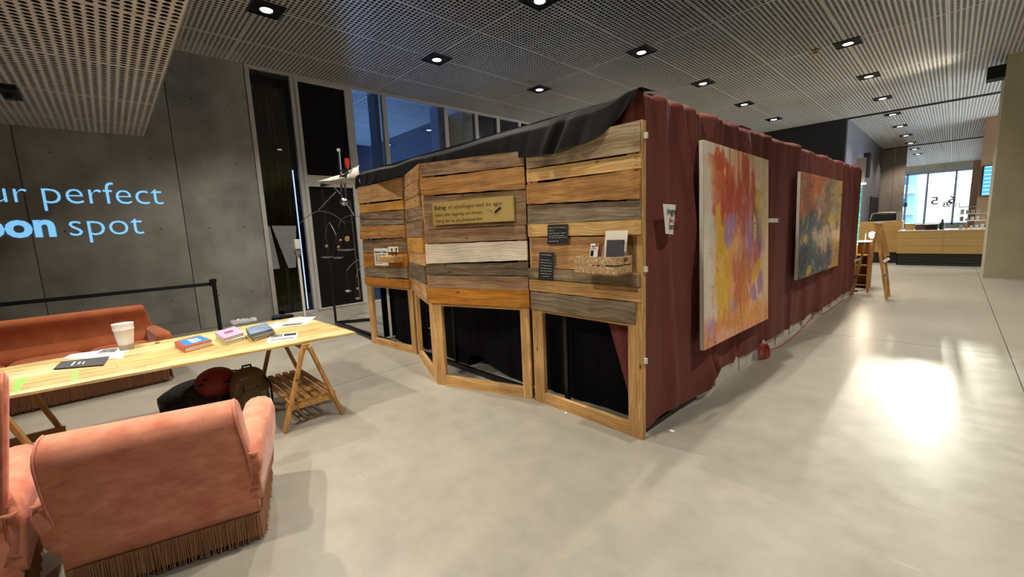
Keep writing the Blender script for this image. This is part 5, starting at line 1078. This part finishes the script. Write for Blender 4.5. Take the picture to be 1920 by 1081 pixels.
def paint2(U, V):
    a = fbm(U*4, V*4, 71); b = fbm(U*7+3, V*6, 72); d = fbm(U*13, V*9, 73, 5); c = np.ones(U.shape+(3,))*hx('#7d6a52')
    c = mixc(c, sst(.35, .65, 1-V*.9+.6*(a-.5)-.25)*sst(.75, .45, U+.3*(b-.5))*.9, '#b0623a')
    c = mixc(c, sst(.50, .75, b+.35*(.5-U)+.25*(.5-V))*.8, '#c56a30')
    c = mixc(c, sst(.45, .6, V+.5*(a-.5)+.15*(.5-U))*sst(.8, .5, U)*.85, '#3d525c')
    c = mixc(c, sst(.55, .7, b)*sst(.3, .6, V)*.6, '#2b3f54')
    c = mixc(c, sst(.66, .85, U+.35*(a-.5))*.85, '#c99a35')
    c = mixc(c, sst(.55, .7, d)*sst(.5, .7, U)*.6, '#d8802e')
    c = mixc(c, sst(.52, .68, a)*sst(.55, .3, V)*sst(.45, .7, U)*.7, '#6d7f5c')
    c = mixc(c, sst(.56, .66, d)*sst(.62, .35, V)*.5, '#8a8f86')
    for k, (cu, cv, ru, rv, h_, rot) in enumerate(((.40, .38, .035, .12, '#c9b48c', .15), (.31, .58, .05, .10, '#bda379', -.5), (.50, .66, .13, .09, '#c3a983', .2), (.55, .80, .07, .09, '#c9a988', 0), (.58, .58, .09, .07, '#a98a68', 0), (.12, .62, .05, .05, '#d6a92c', 0), (.22, .95, .06, .06, '#c9a52f', 0), (.30, .88, .04, .05, '#6f9a88', 0), (.90, .52, .04, .05, '#4a5a78', 0), (.28, .50, .12, .06, '#3b4c6a', 0), (.70, .45, .08, .07, '#c9b03a', 0), (.10, .82, .09, .12, '#26364a', 0), (.60, .88, .2, .08, '#4d4f5e', 0), (.85, .2, .08, .12, '#b88c2c', 0), (.82, .84, .06, .08, '#a48a8a', 0))):
        c = mixc(c, blobm(U, V, cu, cv, ru, rv, 80+k, .55, .25, 6, rot)*.85, h_)
    s1_ = vnoise2(U*60+V*20, V*16-U*9, 90); s2_ = vnoise2(U*22-V*10, V*50+U*14, 91)
    c = mixc(c, sst(.70, .85, s1_)*.4, '#d8b27a'); c = mixc(c, sst(.72, .88, s2_)*.4, '#2f3d48'); c = mixc(c, sst(.78, .9, 1-s1_)*.35, '#a8562c')
    c = mixc(c, (sst(.60, .63, d)-sst(.63, .66, d))*.35, '#e6cf9a')
    return np.clip(c*(.85+.3*d[..., None]), 0, 1)
painting('large pink, orange and yellow abstract canvas on the maroon curtain, nearer one', ((1319, 261.5), (1441, 300), (1440, 597), (1320, 657)), -1.405, -1.358, paint1)
painting('blue, ochre and rust abstract canvas on the maroon curtain, farther one', ((1502, 321), (1580, 340), (1571, 497), (1495, 525)), -1.325, -1.305, paint2, res=(100, 130))
# paper arrow sign pinned to the curtain
P_ = np.zeros((14, 6, 3)); tl, tr, br_, bl_ = [gx(a, b, -1.43) for a, b in ((1243, 382), (1267, 384), (1262, 440), (1248, 438))]
for i in range(14):
    for j in range(6):
        u = i/13; v = j/5; p = (tl*(1-u)+tr*u)*(1-v)+(bl_*(1-u)+br_*u)*v; P_[i, j] = (p.x+.012*math.sin(u*3.1), p.y, p.z)
ps = thing('paper_sign', 'curled white paper sign with a red arrow pinned to the maroon curtain', 'sign', tuple(tl))
MB().grid(P_).build('sheet', M['paper'], ps, world=True, smooth='all')
e1 = (tr-tl); up3 = Vector((0, 0, 1))
def pst(body, u, v, w_, m, bold=.0, ht=.05):
    p = tl+(tr-tl)*u+(bl_-tl)*v; p.x += .016; d = Vector((0, e1.y, e1.z)).normalized(); text_mesh('lettering', body, m, ps, frame_mx(p, d, (0, -d.z, d.y)), width=w_*e1.length, height=ht, bold=bold, extrude=.0004)
pst('ingen', .12, .34, .80, M['black'], ht=.062); pst('løsten', .16, .86, .66, M['black'], ht=.052)
a = tl+(tr-tl)*.28+(bl_-tl)*.55; b = tl+(tr-tl)*.72+(bl_-tl)*.55; a.x += .018; b.x += .018; rdm = mat('red_print', '#a8323a')
MB().bar(a, b, .004, .006).build('arrow_shaft', rdm, ps, world=True); MB().bar(a+Vector((0, 0, -.018)), a+Vector((0, 0, .018)), .004, .008).build('arrow_end', rdm, ps, world=True); MB().bar(b+Vector((0, 0, -.018)), b+Vector((0, 0, .018)), .004, .008).build('arrow_end', rdm, ps, world=True)
a = gx(1441, 413, -1.39); b = gx(1456, 413, -1.37)
wb_ = thing('white_bracket', 'small white bracket sticking out beside the pink and orange canvas', 'bracket', tuple(a)); MB().bar(a, b, .03, .045).build('arm', M['white'], wb_, world=True); MB().bar(b, b+Vector((.02, .02, 0)), .03, .055).build('tip', M['alu'], wb_, world=True)
# orange cable and reel at the curtain foot
cbm = mat('orange_cable', '#a3402a', '#b34a30', rough=.5)
rl = thing('cable_coil', 'coiled orange-red cable hanging at the foot of the maroon curtain', 'cable', (-1.41, 5.33, 0))
for k in range(5):
    pts = [Vector((.012*k-.02+.01*math.cos(a), .075*math.cos(a+k*.2)+.012*k-.02, .10+.095*math.sin(a))) for a in [2*math.pi*j/22 for j in range(22)]]; MB().tube(pts, .007, 6, closed=True).build('cable_loop', cbm, rl, smooth=True)
one(MB().tube([(-1.42, 5.36, .10), (-1.41, 5.7, .04), (-1.40, 6.0, .012), (-1.39, 6.5, .010), (-1.385, 7.2, .05), (-1.38, 7.7, .13), (-1.375, 8.3, .03), (-1.36, 9.2, .010), (-1.35, 10.2, .010)], .007, 6), 'cable', 'thin orange cable running along the white plinth blocks', 'cable', cbm, (-1.4, 7, .05), smooth=True)
for k, (x, y, s_) in enumerate(((1061, 774, .012), (1260, 808, .018), (1275, 795, .0))):
    if s_: p = gz(x, y, 0); one(MB().box(-s_, s_, -s_*.6, s_*.6, 0, .006), 'paper_scrap', ('tiny white scrap on the floor before the right panel', 'tiny white scrap on the floor right of the booth corner')[k], 'scrap', M['paper']).location = p
one(MB().tube([gz(1306, 745, .03), gz(1312, 739, .05), gz(1319, 731, .06)], [.010, .022, .010], 8), 'plastic_bag_end', 'grey plastic end poking out under the maroon curtain', 'plastic', mat('grey_plastic', '#8f979c', rough=.4), tuple(gz(1310, 740, .04)), smooth=True)
# ================================================================== DESK CORNER BEHIND THE BOOTH
ck = thing('shelf_cabinet', 'open wooden shelf cabinet with orange side at the far end of the booth', 'cabinet', (-1.22, 11.7, 0)); cw_ = wood('orange_side', '#b56a3a', '#c98452', rough=.5)
MB().box(-1.20, -1.17, 11.70, 12.25, 0, 1.04).build('side_panel', cw_, ck, world=True); MB().box(-1.44, -1.42, 11.95, 12.25, 0, 1.02).build('side_panel', M['trestle'], ck, world=True); MB().box(-1.44, -1.17, 12.22, 12.25, 0, 1.02).build('back_panel', M['trestle'], ck, world=True)
for z in (.06, .28, .50, .72, 1.02): MB().box(-1.42, -1.20, 11.95, 12.22, z, z+.025).build('shelf', M['trestle'] if z < 1 else M['white'], ck, world=True)
MB().box(-1.165, -1.16, 11.85, 12.15, .55, 1.0).build('pinned_poster', mat('poster_print', '#c96a4a', '#d9a07c', scale=(9, 9, 9)), ck, world=True)
lp = thing('desk_lamp', 'small bright desk lamp standing on the far shelf cabinet', 'lamp', (-1.30, 12.05, 1.045))
MB().lathe([(.05, 0), (.05, .01), (.008, .015), (.008, .16)], 14).build('stand', M['alu'], lp, smooth=True)
MB().lathe([(0, .10), (.045, .13), (.06, .18), (.045, .23), (0, .25)], 16, (.12, -.1, -.05)).build('bulb', emis('bulb_glow', '#ffe6c0', 30), lp, smooth=True)
dd = bpy.data.lights.new('bulb_light', 'POINT'); dd.energy = 30; dd.color = (1, .82, .6); dd.shadow_soft_size = .06; do = bpy.data.objects.new('bulb_light', dd); COL.objects.link(do); do.parent = lp; do.location = (.12, -.22, .16)
lc = thing('light_column', 'tall turquoise glowing column of stacked rings at the booth end', 'lamp', (-1.405, 11.38, 0)); teal = emis('teal_glow', '#35c9ac', .9)
for k in range(30): MB().lathe([(.05, 0), (.075, .012), (.05, .03)], 14, (0, 0, .98+k*.041)).build('glass_ring', teal if k % 5 else emis('pale_teal_%d' % k, '#7fe0cd', 1.1), lc, smooth=True)
MB().lathe([(0, 2.22), (.13, 2.235), (.13, 2.26), (0, 2.275)], 18).build('glowing_cap', emis('cap_glow', '#f2fbf6', 5), lc, smooth=True)
MB().lathe([(0, 0), (.12, 0), (.12, .02), (.02, .03), (.02, .96), (.06, .98)], 16).build('base', M['black'], lc, smooth=True)
MB().box(-.07, .09, .10, .13, 2.28, 2.78).build('backing_board', mat('taupe_board', '#7b6c66'), lc)
es = thing('easel', 'wooden artist easel standing free to the right of the booth end', 'easel', (-.78, 10.6, 0))
for a, b in (((1664, 560), (1643, 418)), ((1668, 553), (1655, 480))):
    pass
Ye = 10.55
def ge(x, y, Y=Ye): p = gy(x, y, Y); return (p.x, p.y, p.z)
MB().bar(ge(1662.5, 562), ge(1642, 415), .045, .03, up=(0, 1, 0)).build('mast', M['trestle_v'], es, world=True); MB().bar(ge(1667.5, 556, Ye+.1), ge(1652, 415, Ye+.1), .04, .03, up=(0, 1, 0)).build('mast', M['trestle_v'], es, world=True)
MB().bar(ge(1648, 420), ge(1662, 480), .10, .02, up=(0, 1, 0)).build('drawing_board', M['trestle_v'], es, world=True); MB().bar(ge(1640, 417), ge(1656, 416), .03, .05, up=(0, 1, 0)).build('top_clamp', M['white'], es, world=True)
MB().bar(ge(1657, 490), ge(1667, 484), .05, .08, up=(0, 1, 0)).build('tray', M['white'], es, world=True); MB().bar(ge(1658, 517), ge(1663, 514), .04, .05, up=(0, 1, 0)).build('metal_clip', M['steel'], es, world=True)
MB().bar((ge(1645, 425)[0]-.05, Ye+.35, 1.25), (ge(1645, 425)[0]-.15, Ye+.75, .0), .03, .03).build('rear_leg', M['trestle_v'], es, world=True)
e2 = thing('easel', 'folded wooden easel leaning against the end of the maroon curtain', 'easel', (-1.28, 10.9, 0)); Y2 = 10.75
MB().bar(ge(1592, 557, Y2), ge(1613, 485, Y2), .035, .03, up=(0, 1, 0)).build('leg', M['trestle_v'], e2, world=True); MB().bar(ge(1598, 552, Y2+.05), ge(1622, 455, Y2+.05), .035, .03, up=(0, 1, 0)).build('leg', M['trestle_v'], e2, world=True)
MB().bar(ge(1598, 519, Y2), ge(1609, 517, Y2), .05, .04, up=(0, 1, 0)).build('metal_clip', M['steel'], e2, world=True); MB().bar(ge(1601, 489, Y2), ge(1613, 485, Y2), .04, .07, up=(0, 1, 0)).build('tray', M['white'], e2, world=True)
# ================================================================== FAR COUNTER
cf = thing('service_counter', 'long light wood service counter with dark plinth before the far window', 'counter', (-.2, 18, 0)); ow = mat('oak_veneer', '#a98750', '#b6935a', rough=.5, scale=(1, 1, 14))
YC = 17.78
for z0, z1 in ((.375, .60), (.605, .83), (.835, 1.045)):
    for x0, x1 in ((-1.14, -.145), (-.14, .90), (.905, 2.0)): MB().box(x0, x1, YC, YC+.03, z0, z1).build('front_panel', ow, cf, world=True)
MB().box(-1.14, 2.0, YC+.03, YC+.85, .36, 1.04).build('carcass', ow, cf, world=True); MB().box(-1.15, 2.0, YC-.01, YC+.9, 1.045, 1.075).build('worktop', mat('glow_pale_worktop', '#d9d0c0', rough=.25), cf, world=True)  # pale top colour stands in for lamp glow on the counter
MB().box(-1.14, 2.0, YC+.08, YC+.85, 0, .36).build('plinth', M['black'], cf, world=True)
for k in range(4): MB().box(-1.10, 2.0, YC+.05+.004*(k % 2), YC+.08, .0+k*.09, .085+k*.09).build('plinth_slat', mat('dark_plinth', '#231e1c', rough=.5), cf, world=True)
c2 = thing('service_counter', 'higher wooden counter section at the left with a dark screen on it', 'counter', (-1.6, 18.6, 0))
MB().box(-2.6, -1.16, 18.4, 19.2, .36, 1.10).build('front_panel', ow, c2, world=True); MB().box(-2.2, -1.10, 18.55, 19.1, 1.10, 1.36).build('raised_panel', ow, c2, world=True); MB().box(-2.55, -1.16, 18.5, 19.1, 0, .36).build('plinth', mat('dark_plinth2', '#2a2422'), c2, world=True)
sn = thing('till_screen', 'wide dark till screen in a grey housing on the higher counter section', 'screen', (-1.4, 18.8, 1.36)); MB().box(-.42, .12, 0, .04, .02, .24).build('screen', M['black'], sn); MB().box(.12, .26, -.05, .25, 0, .30).build('housing', M['alu'], sn); MB().tube([(-.55, 0, .05), (-.5, 0, .26), (-.3, 0, .30), (.1, 0, .28)], .015, 8).build('curved_rail', M['steel'], sn, smooth=True)
def cbox(label, x0, x1, y0, y1, z0, z1, m, name, cat, lid=None):
    t = thing(name, label, cat, ((x0+x1)/2, (y0+y1)/2, z0)); MB().box(x0, x1, y0, y1, z0, z1-.02).build('body', m, t, world=True, bevel=.006); MB().box(x0-.005, x1+.005, y0-.005, y1+.005, z1-.02, z1).build('lid', lid or m, t, world=True); return t
cbox('dark brown stacked trays on the counter', -.78, -.28, 18.0, 18.4, 1.076, 1.24, mat('dark_brown', '#4a3a33'), 'tray_box', 'box')
cbox('small black box in front of the brown trays', -.55, -.30, 17.85, 17.98, 1.076, 1.19, M['black'], 'small_box', 'box')
cbox('pale wooden box behind the trays on the counter', -1.02, -.80, 18.3, 18.55, 1.076, 1.27, ow, 'wooden_box', 'box')
bo = thing('bottle', 'dark bottle standing right of the brown trays on the counter', 'bottle', (-.20, 18.1, 1.076)); MB().lathe([(0, 0), (.06, 0), (.06, .16), (.03, .21), (.02, .28), (0, .28)], 14).build('glass', mat('dark_green_glass', '#1d3230', rough=.2), bo, smooth=True); MB().lathe([(0, .28), (.024, .28), (.024, .30), (0, .30)], 10).build('cap', M['black'], bo)
dcx = thing('display_case', 'glass display case with white shelves at the right end of the counter', 'display case', (.34, 18.2, 1.076))
for x in (-.20, .60): MB().box(x-.01, x+.01, -.25, .3, 0, .62).build('side_glass', M['glass'], dcx)
for z in (.0, .22, .42): MB().box(-.2, .6, -.2, .3, z, z+.012).build('shelf', M['white'], dcx)
MB().box(-.22, .62, -.25, .32, .62, .64).build('top', M['alu'], dcx)
rr = random.Random(3)
for z in (.012, .232, .432):
    for k in range(7):
        x = -.15+k*.105; t = thing('packet', 'small pale packet, %s from the left on the %s shelf of the display case' % (OR[k].replace('nearest', 'first'), {.012: 'bottom', .232: 'middle', .432: 'top'}[z]), 'packet', (.34+x, 18.15, 1.076+z), 0, 'packets in the display case')
        MB().box(-.035, .035, -.04, .04, 0, rr.uniform(.07, .15)).build('box', mat('packet_%d' % int(rr.random()*99), rr.choice(['#d9d3c6', '#c9b89a', '#b9c7c2', '#e6e2da', '#b58a62'])), t)
# menu screen on the cladding and wall clock-like sign
ms = thing('menu_screen', 'bright blue information screen on the brown clad wall near the column', 'screen', (.72, 24, 2)); 
p0 = gy(1846, 312, 24.0); p1 = gy(1864, 365, 24.0)
MB().box(p0.x, p1.x+.35, 24.0, 24.06, p1.z, p0.z).build('glowing_panel', emis('screen_blue', '#3f8fd8', 1.3), ms, world=True)
MB().box(p0.x-.03, p1.x+.38, 24.06, 24.10, p1.z-.03, p0.z+.03).build('bezel', M['black'], ms, world=True)
for k in range(8): MB().box(p0.x-.0+.02, p0.x+.25, 23.985, 23.995, p1.z+.05+k*.14, p1.z+.07+k*.14).build('text_line', emis('screen_text', '#bfe0ff', 1.5), ms, world=True)
o = MB().box(.05+.55, 1.75, 24.13, 24.2, 1.0, CZ).build('wall_menu', tk); o['kind'] = 'structure'
